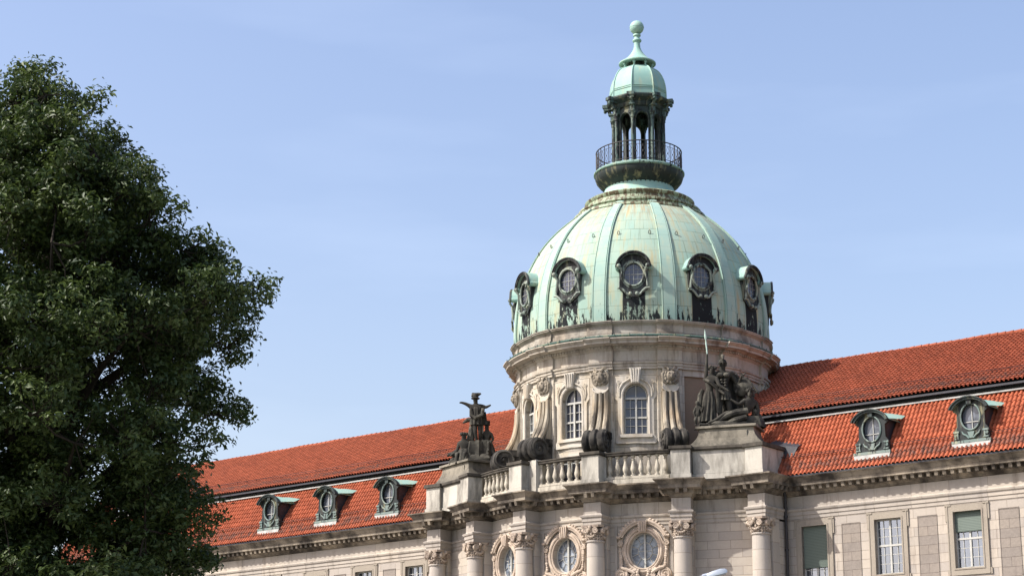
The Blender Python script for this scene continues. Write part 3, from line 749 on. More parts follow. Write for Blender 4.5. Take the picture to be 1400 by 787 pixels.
def make_column():
    z0, z1 = 2.0, 12.75
    sh = MB(); pr = [(.50, z0), (.50, z0+2)]+[(.50-.075*((z-4)/8.75)**1.6, z) for z in np.linspace(4.1, z1-.1, 8)]+[(.425, z1-.09), (.47, z1-.08), (.48, z1-.04), (.46, z1)]
    sh.lathe([(0, z0)]+pr+[(0, z1)], 32)
    sh.box(-.62, .62, -.62, .9, GZ, z0)
    sh.box(-.46, .46, .30, 1.1, z0, 13.48)          # flat pilaster behind the column
    S = sh.build('column', 'column', B)
    c = MB(); c.lathe([(.40, z1), (.42, z1+.10), (.44, z1+.35), (.53, z1+.52), (.50, z1+.6), (0, z1+.6)], 24)
    # abacus with concave sides
    pts = []
    for k in range(4):
        a = pi/4+k*pi/2
        pts += [(.68*sqrt(1)*cos(a-.13)*1.02, .68*sin(a-.13)*1.02), (.68*cos(a+.13)*1.02, .68*sin(a+.13)*1.02)]
        for q in (.25, .5, .75):
            aa = a+.13+(pi/2-.26)*q; r = .66-.15*sin(pi*q); pts.append((r*cos(aa), r*sin(aa)))
    n = len(pts); c.add([(x, y, z1+.63) for x, y in pts]+[(x*1.05, y*1.05, z1+.735) for x, y in pts], [tuple(range(n-1, -1, -1)), tuple(range(n, 2*n))]+[(i, (i+1) % n, n+(i+1) % n, n+i) for i in range(n)])
    for k in range(4):
        a = pi/4+k*pi/2
        for e_ in (-1, 1):
            def f2(x, y, z, a=a, e_=e_):      # scroll seen from each face, set diagonally at the corner
                b = a+e_*.36; r = .60; ox, oy = r*cos(b), r*sin(b)
                t = a+e_*(.36+.42)
                return (ox+x*(-sin(t))+y*cos(t)*-1, oy+x*cos(t)+y*sin(t)*-1, z)
            vol(c, (0, z1+.47), .155, -.03, .12, e_, fn=f2)
    for k in range(16):                         # egg band, leaves and hanging garland
        a = 2*pi*k/16; c.ball((.50*cos(a), .50*sin(a), z1+.50), (.05, .05, .07), 6, 4)
        c.ball((.45*cos(a), .45*sin(a), z1+.33+.05*sin(k*5.)), (.07, .07, .08), 6, 4)
    for k in range(4):
        a = pi/2*k
        for q in np.linspace(-1, 1, 9):
            aa = a+q*.62; c.ball((.50*cos(aa), .50*sin(aa), z1+.16+.20*q*q), .062, 6, 4)
        c.ball((.58*cos(a), .58*sin(a), z1+.62), (.10, .10, .11), 8, 5)
        for e_ in (-1, 1):
            aa = a+pi/4+e_*.12
            for j in range(4): c.ball((.47*cos(aa), .47*sin(aa), z1+.22-.09*j), .055-.008*j, 6, 4)
    for k in range(30):
        a = 2*pi*k/30; c.ball(((.46+.03*sin(k*3))*cos(a), (.46+.03*sin(k*3))*sin(a), z1+.10+.03*sin(k*2.3)), (.045, .045, .05), 5, 4)
    c.build('capital', 'capital', S)
    return S
C0 = make_column()
for i, (x, y, t) in enumerate(colpos):
    m = Matrix.Translation((x, y, 0))@Matrix.Rotation(t, 4, 'Z')
    if i == 0: C0.matrix_basis = m
    else: dup(C0, m)

# oval windows of the bay with their carved frames
def make_oculus():
    s = MB()
    # stepped ring moulding
    for (rx, rz, t, y) in ((.80, .92, .055, -.03), (.92, 1.04, .07, -.06), (1.02, 1.15, .045, -.02)):
        r = oval(0, 0, rx, rz, 48); s.tube([(p[0], y, p[1]) for p in r+r[:1]], t, 8)
    s.plate_hole(oval(0, 0, 1.04, 1.17, 40), oval(0, 0, .76, .88, 40), -.05, .05, (0, 0))
    # broken hood over the top
    for h in (-1, 1):
        A = arc(0, .02, 1.32, 1.42, 28, 78, 14); A = [(h*p[0], p[1]) for p in A]
        s.tube([(p[0], -.14, p[1]) for p in A], .075, 8); s.tube([(p[0]*.93, -.10, p[1]*.93) for p in A], .06, 8); s.tube([(p[0]*1.04, -.05, p[1]*1.05) for p in A], .06, 8)
        s.tube([(h*1.14, -.14, .68), (h*1.34, -.14, .66)], .075, 8)
        for q in range(7):                      # leafy crest on the hood
            t = rad(32+q*7); s.ball((h*1.40*cos(t), -.13, .02+1.52*sin(t)), (.085, .07, .07), 7, 5)
        vol(s, (h*1.17, .34), .14, -.12, .14, -h)
        for q in range(9): s.ball((h*(1.17-.02*q*.5), -.06, .12-.11*q), (.07+.02*sin(q*2.1), .06, .075), 7, 5)
        s.plate([(h*1.05, .6), (h*1.26, .6), (h*1.22, -.9), (h*1.05, -.9)][::h], -.03, .05)
        vol(s, (h*1.10, -1.16), .33, -.16, .2, h, a0=pi/2)
        vol(s, (h*.42, -1.30), .19, -.17, .2, -h, a0=pi/2)
        s.tube([(h*.42, -.15, -1.12), (h*.62, -.17, -1.00), (h*.85, -.18, -.90), (h*1.10, -.17, -.84)], [.07, .09, .09, .07], 8)
        for q in range(8):
            t = q/7; s.ball((h*(.25+.85*t), -.13, -.98+.20*t*t+.03*sin(q*2.7)), (.085, .08, .085), 7, 5)
            s.ball((h*(.55+.25*sin(q)), -.12, -1.15-.02*q), (.06, .06, .07), 6, 4)
    s.plate([(-.17, .86), (.17, .86), (.24, 1.42), (-.24, 1.42)], -.26, .02)
    for q in (-.11, 0, .11): s.tube([(q*.8, -.27, .90), (q*1.2, -.27, 1.38)], .035, 6)
    for q in range(10):
        t = q/9*pi; s.ball((.28*cos(t), -.16, -1.08-.34*sin(t)), (.09, .08, .08), 7, 5)
    O = s.build('carved_window_frame', 'ornament', B)
    fr = MB(); r = oval(0, 0, .735, .86, 36); fr.tube([(p[0], .30, p[1]) for p in r+r[:1]], .045, 6)
    fr.box(-.042, .042, .22, .31, -.86, .86)
    for k in range(10):
        if k in (0, 5): continue
        a = 2*pi*k/10+pi/2
        if abs(cos(a)) < .1: continue
        fr.tube([(.36*cos(a), .29, .42*sin(a)), (.72*cos(a), .29, .84*sin(a))], .018, 4)
    r = oval(0, 0, .36, .42, 24); fr.tube([(p[0], .29, p[1]) for p in r+r[:1]], .02, 4)
    fr.box(-.36, -.04, .275, .30, -.012, .012); fr.box(.04, .36, .275, .30, -.012, .012)
    fr.build('oval_window', 'frame', O, smooth=False)
    g = MB(); g.plate(oval(0, 0, .75, .87, 36), .32, .34); g.build('pane', 'oculusglass', O)
    return O
O0 = make_oculus()
for i, t in enumerate((-rad(18.4), 0, rad(18.4))):
    m = Matrix.Translation((BR*sin(t), BC[1]-BR*cos(t), OZ))@Matrix.Rotation(t, 4, 'Z')
    if i == 0: O0.matrix_basis = m
    else: dup(O0, m)
# thin pilaster strips either side of each oval window
st = MB()
for t0 in (-rad(18.4), 0, rad(18.4)):
    for h in (-1, 1):
        a = t0+h*rad(6.0)*1.0
        x0 = a*BR; st.box(x0-.07, x0+.07, -.05, .02, GZ, 13.5, bow)
st.build('wall_strips', 'facade_plain', B, smooth=False)

# ---- balustrade ------------------------------------------------
def make_baluster():
    p = [(0, 0), (.13, 0), (.13, .08), (.075, .11), (.07, .17), (.10, .22), (.135, .34), (.13, .42), (.09, .60), (.06, .74), (.06, .80), (.085, .82), (.085, .85), (.06, .87), (.07, .92), (.12, .95), (.12, 1.03), (0, 1.03)]
    m = MB(); m.lathe(p, 14); return m.build('baluster', 'balustrade', B)
BAL = make_baluster()
peds = []
for sgn in (-1, 1):
    for (x, y, t) in ((2.28, -7.62, 9.2), (6.62, -6.34, 25.), ):
        peds.append((sgn*x, y, sgn*rad(t)))
ped = []
for (x, y, t) in peds:
    m = MB(); m.box(-.47, .47, -.42, .42, 15.47, 16.90); m.box(-.52, .52, -.47, .47, 15.47, 15.72)
    mt = Matrix.Translation((x, y, 0))@Matrix.Rotation(t, 4, 'Z')
    o_ = m.build('pedestal', 'pedestal', B, smooth=False, at=mt, bevel=.015)
    cp = MB(); cp.box(-.56, .56, -.51, .51, 16.93, 17.08); cp.box(-.52, .52, -.47, .47, 16.88, 16.93); cp.build('coping', 'coping', o_, smooth=False, bevel=.012)
rail = MB(); base = MB(); bi = 0
def bpt(a, R=13.98): return (BC[0]+R*sin(a), BC[1]-R*cos(a))
for (a0, a1) in ((-rad(24.6), -rad(11.3)), (-rad(7.3), rad(7.3)), (rad(11.3), rad(24.6))):
    pth = [bpt(a0+(a1-a0)*i/12) for i in range(13)]
    rail.sweep([(-.17, 16.86), (.17, 16.86), (.20, 16.90), (.20, 16.96), (.24, 17.0), (.24, 17.05), (-.24, 17.05), (-.24, 16.98)], pth, closed_prof=True)
    base.sweep([(-.22, 15.47), (.24, 15.47), (.24, 15.68), (.18, 15.72), (.18, 15.83), (-.2, 15.83)], pth, closed_prof=True)
    n = 8
    for i in range(n):
        a = a0+(a1-a0)*(i+.5)/n; p = bpt(a); mt = Matrix.Translation((p[0], p[1], 15.83))@Matrix.Rotation(random.random()*3, 4, 'Z')
        if bi == 0: BAL.matrix_basis = mt
        else: dup(BAL, mt)
        bi += 1
rail.build('handrail', 'coping', B); base.build('balustrade_base', 'balustrade', B)
# parapet walls and corner blocks beside the statue plinths
for sgn in (-1, 1):
    m = MB()
    p0, p1 = Vector((7.10, -6.14)), Vector((9.62, -5.25))
    pth = [(p0.x, p0.y), (p1.x, p1.y)] if sgn > 0 else [(-p1.x, p1.y), (-p0.x, p0.y)]
    m.sweep([(-.6, 15.47), (.0, 15.47), (.0, 15.72), (-.05, 15.74), (-.05, 16.86), (-.6, 16.86)], pth, closed_prof=True)
    m.build('parapet', 'pedestal', B, smooth=False)
    c = MB(); c.sweep([(-.65, 16.86), (.02, 16.86), (.08, 16.93), (.08, 17.05), (-.65, 17.05)], pth, closed_prof=True); c.build('parapet_coping', 'coping', B, smooth=False)
    k = MB(); k.box(*sorted((sgn*9.62, sgn*10.58)), -5.40, -3.3, 15.48, 16.86); k.box(*sorted((sgn*9.57, sgn*10.63)), -5.45, -3.3, 15.48, 15.74)
    b_ = k.build('corner_block', 'pedestal', B, smooth=False, bevel=.015)
    c = MB(); c.box(*sorted((sgn*9.54, sgn*10.68)), -5.50, -3.2, 16.863, 17.04); c.build('coping', 'coping', b_, smooth=False)
    # lead-covered back of the block running into the tiles
    l_ = MB(); x0, x1 = sgn*9.7, sgn*10.75
    x1 = sgn*11.35
    v = [(x0, -3.6, 15.5), (x1-sgn*.7, -3.6, 15.6), (x1, -3.35, 17.0), (x0, -3.4, 17.25), (x0, -1.7, 15.5), (x1-sgn*.3, -1.7, 15.5), (x1, -2.6, 17.35), (x0, -1.7, 18.1)]
    l_.add(v, [(0, 1, 2, 3), (1, 5, 6, 2), (3, 2, 6, 7), (0, 3, 7, 4)]); l_.build('lead_flashing', 'lead', B, smooth=False)

# ---- statue plinths --------------------------------------------
def flare(mb, fn, hw, hd, z0, z1, fl):
    """concave sided block"""
    n = 8; vs = []
    for i in range(n+1):
        t = i/n; k = fl*(1-t)**2.2
        for sx, sy in ((-1, -1), (1, -1), (1, 1), (-1, 1)): vs.append((sx*(hw+k), sy*(hd+k*.5), z0+(z1-z0)*t))
    fs = [(4*i+j, 4*i+(j+1) % 4, 4*i+4+(j+1) % 4, 4*i+4+j) for i in range(n) for j in range(4)]+[(4*n, 4*n+1, 4*n+2, 4*n+3)]
    mb.add(vs, fs, None, fn)
for sgn in (-1, 1):
    m = MB(); c = Vector((sgn*8.30, -4.55)); t = sgn*rad(19)
    fn = lambda x, y, z, c=c, t=t: (c.x+x*cos(t)-y*sin(t), c.y+x*sin(t)+y*cos(t), z)
    flare(m, fn, 1.35, .85, 17.02, 17.95, .62); m.box(-1.5, 1.5, -.98, .98, 17.953, 18.08, fn); m.box(-1.05, 1.05, -.93, .8, 17.35, 17.80, fn)
    m.box(-2.0, 2.0, -.9, 1.4, 15.4, 17.02, fn)
    m.build('statue_plinth', 'plinth', B, smooth=False, bevel=.02)

# ---- drum ------------------------------------------------------
RW = 6.58
def dfn(k, R=RW):
    a0 = ang(k)
    def fn(x, y, z):
        a = a0+x/R; r = R-y; return (r*sin(a), -r*cos(a), z)
    return fn
core = MB(); core.lathe([(6.05, 13.0), (6.05, 23.3)], 72); core.build('drum_core', 'blank', B)
HB = RW*rad(15)
arch_open = [(-.61, 18.20), (.61, 18.20), (.61, 20.13)]+arc(0, 20.13, .61, .66, 8, 172, 18)+[(-.61, 20.13)]
bays = MB()
for k in range(12):
    fn = dfn(k)
    outl = []
    for i in range(9): outl.append((-HB+2*HB*i/8, 15.3))
    for i in range(13): outl.append((HB, 15.3+(21.6-15.3)*i/12))
    for i in range(9): outl.append((HB-2*HB*i/8, 21.6))
    for i in range(13): outl.append((-HB, 21.6-(21.6-15.3)*i/12))
    if k in (0, 1, 11): bays.plate_hole(outl, arch_open, 0, .42, (0, 19.2), fn, 96)
    else:
        bays.plate_hole(outl, [(-.95, 17.0), (.95, 17.0), (.95, 21.2), (-.95, 21.2)], 0, .12, (0, 19.1), fn, 64)
bays.build('drum_wall', 'drum', B, angle=25)
bp = MB()
for k in range(2, 11):
    fn = dfn(k); vs = []
    for i in range(9): x = -1.0+2*i/8; vs += [(x, .10, 16.9), (x, .10, 21.25)]
    bp.add(vs, [(2*i, 2*i+2, 2*i+3, 2*i+1) for i in range(8)], None, fn)
bp.build('blank_panels', 'blank', B)
def make_arch_window(k):
    fn = dfn(k)
    s = MB()
    ring = [(-.68, 18.12)]+[(-.68, 20.13)]+arc(0, 20.13, .68, .73, 180, 0, 24)[1:-1]+[(.68, 20.13), (.68, 18.12)]
    s.tube([(p[0], -.03, p[1]) for p in ring], .075, 8, fn)
    # eared surround
    R_ = 1.08
    outer = [(-1.02, 17.75), (1.02, 17.75), (1.02, 18.0), (.90, 18.02), (.90, 20.0), (1.05, 20.05), (1.05, 21.18), (-1.05, 21.18), (-1.05, 20.05), (-.90, 20.0), (-.90, 18.02), (-1.02, 18.0)]
    s.plate_hole(outer, arch_open, -.07, .02, (0, 19.2), fn, 96)
    fr = [(-1.1, 17.80), (-1.1, 21.22), (1.1, 21.22), (1.1, 17.80)]
    for a_, b_ in zip(fr[:-1], fr[1:]):
        n_ = 8; s.tube([(a_[0]+(b_[0]-a_[0])*i/n_, -.05, a_[1]+(b_[1]-a_[1])*i/n_) for i in range(n_+1)], .035, 6, fn)
    for h in (-1, 1):                       # spandrel curls
        s.tube([(h*.80, -.09, 20.1), (h*.80, -.10, 20.5), (h*.62, -.11, 20.80), (h*.34, -.12, 20.96), (h*.2, -.12, 21.05)], [.04, .045, .05, .05, .04], 7, fn)
        vol(s, (h*.36, 21.05), .11, -.11, .08, h, fn=fn); vol(s, (h*.83, 20.86), .10, -.09, .06, -h, fn=fn)
        s.tube([(h*.85, -.09, 20.75), (h*.88, -.09, 20.45), (h*.84, -.09, 20.15)], [.03, .05, .02], 6, fn)
    s.plate([(-.20, 20.76), (.20, 20.76), (.30, 21.56), (-.30, 21.56)], -.26, .0, fn)
    for q in (-.15, -.05, .05, .15): s.tube([(q*.9, -.27, 20.80), (q*1.35, -.29, 21.50)], .042, 6, fn)
    s.box(-.80, .80, -.20, .05, 18.02, 18.17, fn); s.box(-.95, .95, -.13, .03, 17.72, 17.82, fn)
    S = s.build('arched_window_surround', 'drumtrim', B)
    f = MB(); y0, y1 = .22, .30; t = .06
    f.box(-.61, -.55, y0, y1, 18.2, 20.13, fn); f.box(.55, .61, y0, y1, 18.2, 20.13, fn); f.box(-.55, .55, y0, y1, 18.2, 18.27, fn)
    A = arc(0, 20.13, .58, .63, 180, 0, 20); f.tube([(p[0], .26, p[1]) for p in A], .04, 6, fn)
    f.box(-.045, .045, y0-.03, y1, 18.27, 20.02, fn); f.box(-.55, .55, y0-.02, y1, 19.03, 19.12, fn); f.box(-.56, .56, y0-.05, y1, 20.0, 20.10, fn); f.box(-.02, .02, y0, y1, 20.1, 20.74, fn)
    for h in (-1, 1):
        f.box(h*.30-.014, h*.30+.014, y0+.02, y1, 18.27, 20.0, fn)
        for z in (18.65, 19.56): f.box(min(h*.045, h*.55), max(h*.045, h*.55), y0+.02, y1, z-.013, z+.013, fn)
    f.build('window', 'frame', S, smooth=False)
    g = MB(); g.plate(arch_open, .31, .33, fn); g.build('pane', 'dimglass', S, smooth=False)
for k in (11, 0, 1): make_arch_window(k)
# door below the front window
dr = MB(); fn = dfn(0)
dr.box(-.72, .72, -.10, .05, 17.22, 17.40, fn); dr.box(-.72, -.52, -.08, .05, 15.46, 17.22, fn); dr.box(.52, .72, -.08, .05, 15.46, 17.22, fn)
D_ = dr.build('terrace_door', 'drumtrim', B, smooth=False)
d2 = MB(); d2.box(-.52, .52, -.03, .0, 15.46, 17.22, fn); d2.build('door_leaf', 'dark', D_, smooth=False)
d3 = MB()
for q in (-.26, 0, .26): d3.box(q-.02, q+.02, -.05, -.03, 15.5, 17.2, fn)
d3.box(-.52, .52, -.05, -.031, 16.9, 16.95, fn); d3.build('door_bars', 'greyframe', D_, smooth=False)

# entablature of the drum with breaks over each pilaster
def dprof(o):
    return [(o+6.35, 21.50), (o+6.68, 21.52), (o+6.68, 21.64), (o+6.72, 21.66), (o+6.72, 21.78), (o+6.78, 21.80), (o+6.80, 21.88), (o+6.66, 21.92), (o+6.64, 21.96), (o+6.64, 22.46), (o+6.70, 22.50), (o+6.74, 22.56), (o+6.78, 22.57),
            (o+6.78, 22.68), (o+6.90, 22.70), (o+6.96, 22.74), (o+7.20, 22.76), (o+7.20, 22.86), (o+7.24, 22.88), (o+7.32, 22.97), (o+7.36, 22.98), (o+7.36, 23.03), (o+6.3, 23.06)]
en = MB(); en.lathe(dprof(0), 144)
for k in range(12):
    a = ang(k)+rad(15); hw = rad(5.4); en.lathe([(r, z+(.004 if z > 22 else -.004)) for r, z in dprof(.14)], 8, a-hw, a+hw)
for i in range(240):                                # dentils
    a = 2*pi*i/240+PHI; rel = ((math.degrees(a-PHI)-15+15) % 30)-15
    r = 6.92 if abs(rel) < 5.2 else 6.78
    fn = lambda x, y, z, a=a, r=r: ((r+y)*sin(a)+x*cos(a), -(r+y)*cos(a)+x*sin(a), z)
    en.box(-.055, .055, -.02, .075, 22.585, 22.675, fn)
en.build('drum_cornice', 'drumcornice', B, angle=25)
gt = MB(); gt.lathe([(7.26, 23.03), (7.34, 23.06), (7.36, 23.12), (7.30, 23.17), (7.1, 23.19), (7.0, 23.19)], 144)
for i in range(60):
    a = 2*pi*i/60; gt.tube([(7.36*sin(a), -7.36*cos(a), 23.10), (7.38*sin(a), -7.38*cos(a), 23.20)], .02, 5)
gt.build('copper_gutter', 'copper_dark2', B)
at_ = MB()
def aprof(o): return [(o+6.7, 23.16), (o+6.93, 23.17), (o+6.92, 23.3), (o+6.84, 23.36), (o+6.80, 23.72), (o+6.86, 23.80), (o+6.98, 23.86), (o+6.98, 23.92), (o+7.02, 23.93), (o+7.02, 23.97), (o+6.6, 24.06)]
at_.lathe(aprof(0), 144)
for k in range(12):
    a = ang(k)+rad(15); hw = rad(5.6); at_.lathe([(r, z+.006) for r, z in aprof(.10)], 8, a-hw, a+hw)
at_.build('attic_ledge', 'attic', B, angle=30)

# pilasters with their scrolls
def make_pilaster():
    """local: x across, y inwards from r = 6.58, z up"""
    def fn(x, y, z): return (x, -(RW-y), z)
    p = MB(); p.box(-.62, .62, -.10, .05, 15.4, 21.5, fn)
    S = p.build('drum_pilaster', 'drum', B, smooth=False)
    q = MB()                                       # three reeds sweeping outwards to the scroll
    for h in (-.28, 0, .28):
        pts = []
        for i in range(15):
            t = i/14; z = 20.35-2.15*t; pts.append((h*(1+.25*t), -(.20+.62*t**2.6), z))
        q.tube(pts, [.12+.03*(i/14) for i in range(15)], 8, fn)
    q.box(-.42, .42, -.17, -.08, 19.0, 20.5, fn)
    # solid web behind the reeds
    vs = []; n = 12
    for i in range(n+1):
        t = i/n; z = 20.35-2.3*t; vs += [(-.48, -(.14+.56*t**2.6), z), (.48, -(.14+.56*t**2.6), z), (.48, .05, z), (-.48, .05, z)]
    q.add(vs, [(4*i+j, 4*i+(j+1) % 4, 4*i+4+(j+1) % 4, 4*i+4+j) for i in range(n) for j in range(4)], None, fn)
    q.build('reeded_bracket', 'pilaster', S)
    # mask and cartouche at the head
    m = MB()
    m.plate([(-.40, 21.55), (-.42, 20.75), (-.36, 20.50), (-.15, 20.30), (.15, 20.30), (.36, 20.50), (.42, 20.75), (.40, 21.55)], -.22, -.1, fn)
    m.tube([(.42*cos(t), -.24, 20.62-.30*sin(t)) for t in np.linspace(.1, pi-.1, 12)], .045, 6, fn)
    m.build('cartouche', 'drumtrim', S)
    m = MB(); random.seed(3)
    for i in range(12):
        t = 2*pi*i/12; m.ball((.27*cos(t), -.28, 21.12+.30*sin(t)), (.13, .12, .13), 7, 5, fn)
    m.ball((0, -.36, 21.12), (.24, .18, .28), 10, 7, fn); m.ball((0, -.50, 21.08), (.07, .08, .10), 7, 5, fn)
    for h in (-1, 1):
        m.ball((h*.12, -.50, 21.24), .045, 6, 4, fn); m.tube([(h*.30, -.3, 21.40), (h*.42, -.28, 21.2), (h*.36, -.25, 20.85), (h*.2, -.28, 20.72)], [.06, .08, .07, .04], 7, fn)
        m.tube([(h*.1, -.4, 21.4), (h*.2, -.36, 21.55), (h*.34, -.3, 21.58)], [.07, .07, .04], 6, fn)
    m.build('carved_mask', 'mask', S)
    # black scroll
    v = MB(); zc, yc, R = 17.72, -1.0, .61
    for x0, x1, r in ((-.56, -.24, R), (-.16, .16, R+.03), (.24, .56, R)):
        v.lathe([(0, x0), (r*.86, x0), (r*.97, x0+.06), (r, (x0+x1)/2), (r*.97, x1-.06), (r*.86, x1), (0, x1)], 28, fn=lambda a, b, c: fn(c, yc+a, zc+b))
    v.lathe([(R*.86, -.5), (R*.86, .5)], 24, fn=lambda a, b, c: fn(c, yc+a, zc+b))
    for h in (-1, 1):
        sp = spiral((0, 0), R*.88, .12, 1.6, 0, 34, h); v.tube([fn(h*.57, yc+p[0], zc+p[1]) for p in sp], [.07*(1-.4*i/34) for i in range(35)], 6)
        v.ball(fn(h*.57, yc, zc), .10, 8, 5)
    # neck joining scroll and wall, foot below
    vs = []
    for i in range(9):
        t = i/8; y_o = -.66-.25*t; z = 18.28-.35*t; vs += [(-.54, y_o, z), (.54, y_o, z), (.54, 0, z-.0), (-.54, 0, z)]
    v.add(vs, [(4*i+j, 4*i+(j+1) % 4, 4*i+4+(j+1) % 4, 4*i+4+j) for i in range(8) for j in range(4)]+[(0, 1, 2, 3)], None, fn)
    v.box(-.5, .5, -1.0, .0, 17.1, 17.9, fn)
    v.build('stone_scroll', 'soot', S)
    f = MB(); f.box(-.6, .6, -1.25, 0, 15.4, 17.12, fn); f.build('scroll_base', 'pedestal', S, smooth=False)
    return S
P0 = make_pilaster()
for k in range(12):
    a = ang(k)+rad(15); m = Matrix.Rotation(a, 4, 'Z')
    if k == 0: P0.matrix_basis = m
    else: dup(P0, m)

# ---- dome ------------------------------------------------------
DP = [(6.84, 24.0), (6.86, 24.6), (6.83, 25.3), (6.76, 26.0), (6.62, 26.7), (6.42, 27.4), (6.13, 28.1), (5.78, 28.8), (5.33, 29.5), (4.78, 30.15), (4.15, 30.75), (3.55, 31.22), (3.0, 31.6), (2.6, 31.85)]
def smoothprof(P, sub=3):
    out = []
    for i in range(len(P)-1):
        p0, p1, p2, p3 = P[max(i-1, 0)], P[i], P[i+1], P[min(i+2, len(P)-1)]
        for q in range(sub):
            t = q/sub; out.append(tuple(.5*((2*p1[c])+(-p0[c]+p2[c])*t+(2*p0[c]-5*p1[c]+4*p2[c]-p3[c])*t*t+(-p0[c]+3*p1[c]-3*p2[c]+p3[c])*t**3) for c in (0, 1)))
    return out+[P[-1]]
DS = smoothprof(DP); DL = [0]
for i in range(1, len(DS)): DL.append(DL[-1]+math.hypot(DS[i][0]-DS[i-1][0], DS[i][1]-DS[i-1][1]))
def dome_r(z):
    for i in range(len(DS)-1):
        if DS[i][1] <= z <= DS[i+1][1]:
            t = (z-DS[i][1])/(DS[i+1][1]-DS[i][1]); return DS[i][0]+(DS[i+1][0]-DS[i][0])*t
    return DS[-1][0]
d = MB(); NA = 144; vs = []; fs = []; uvs = []
for i in range(NA+1):
    for (r, z) in DS:
        a = PHI-pi+2*pi*i/NA; vs.append((r*sin(a), -r*cos(a), z))
K = len(DS)
for i in range(NA):
    u0, u1 = -6+12*i/NA, -6+12*(i+1)/NA
    for q in range(K-1):
        fs.append((i*K+q, (i+1)*K+q, (i+1)*K+q+1, i*K+q+1)); uvs.append(((u0, DL[q]), (u1, DL[q]), (u1, DL[q+1]), (u0, DL[q+1])))
d.add(vs, fs, uvs); d.build('dome', 'dome', B, angle=60)
def make_rib():
    m = MB(); vs = []; fs = []; uvs = []
    def nrm(i):
        a = DS[max(i-1, 0)]; b = DS[min(i+1, K-1)]; t = Vector((b[0]-a[0], b[1]-a[1])).normalized(); return (t.y, -t.x)
    KK = K-2
    for i in range(KK):
        r, z = DS[i]; n = nrm(i); hw = .05+.046*r
        for (x, o) in ((-hw, -.05), (-hw, .06), (-hw*.80, .06), (-hw*.80, .10), (hw*.80, .10), (hw*.80, .06), (hw, .06), (hw, -.05)):
            rr = r+n[0]*o; vs.append((x, -sqrt(max(rr*rr-x*x*.9, .01)), z+n[1]*o))
    for i in range(KK-1):
        for j in range(7):
            fs.append((i*8+j, i*8+j+1, i*8+9+j, i*8+8+j)); uvs.append(((.50+.02*j, DL[i]), (.52+.02*j, DL[i]), (.52+.02*j, DL[i+1]), (.50+.02*j, DL[i+1])))
    m.add(vs, fs, uvs)
    for h in (-1, 1):
        pts = []
        for i in range(0, KK, 2):
            r, z = DS[i]; n = nrm(i); hw = (.05+.046*r)*h*.98; rr = r+n[0]*.07; pts.append((hw, -sqrt(rr*rr-hw*hw*.9), z+n[1]*.07))
        m.tube(pts, .030, 6)
    return m.build('dome_rib', 'ribmat', B, angle=30)
RB = make_rib()
for k in range(12):
    m = Matrix.Rotation(ang(k)+rad(15), 4, 'Z')
    if k == 0: RB.matrix_basis = m
    else: dup(RB, m)
# iron ladder hooks high on the dome
for k in range(12):
    for h in (-1, 1):
        hk = MB(); a = ang(k)+h*rad(8); z = 28.95; r = dome_r(z)
        f = lambda x, y, zz, a=a, r=r, z=z: ((r+y)*sin(a)+x*cos(a), -(r+y)*cos(a)+x*sin(a), z+zz)
        c_ = [(.06*cos(t), .07+.03*sin(t), .10*sin(t)) for t in np.linspace(0, 2*pi, 11)]
        hk.tube(c_, .018, 5, f); hk.tube([(0, .03, -.08), (0, .06, -.2)], .02, 5, f)
        hk.build('iron_hook', 'iron', B)

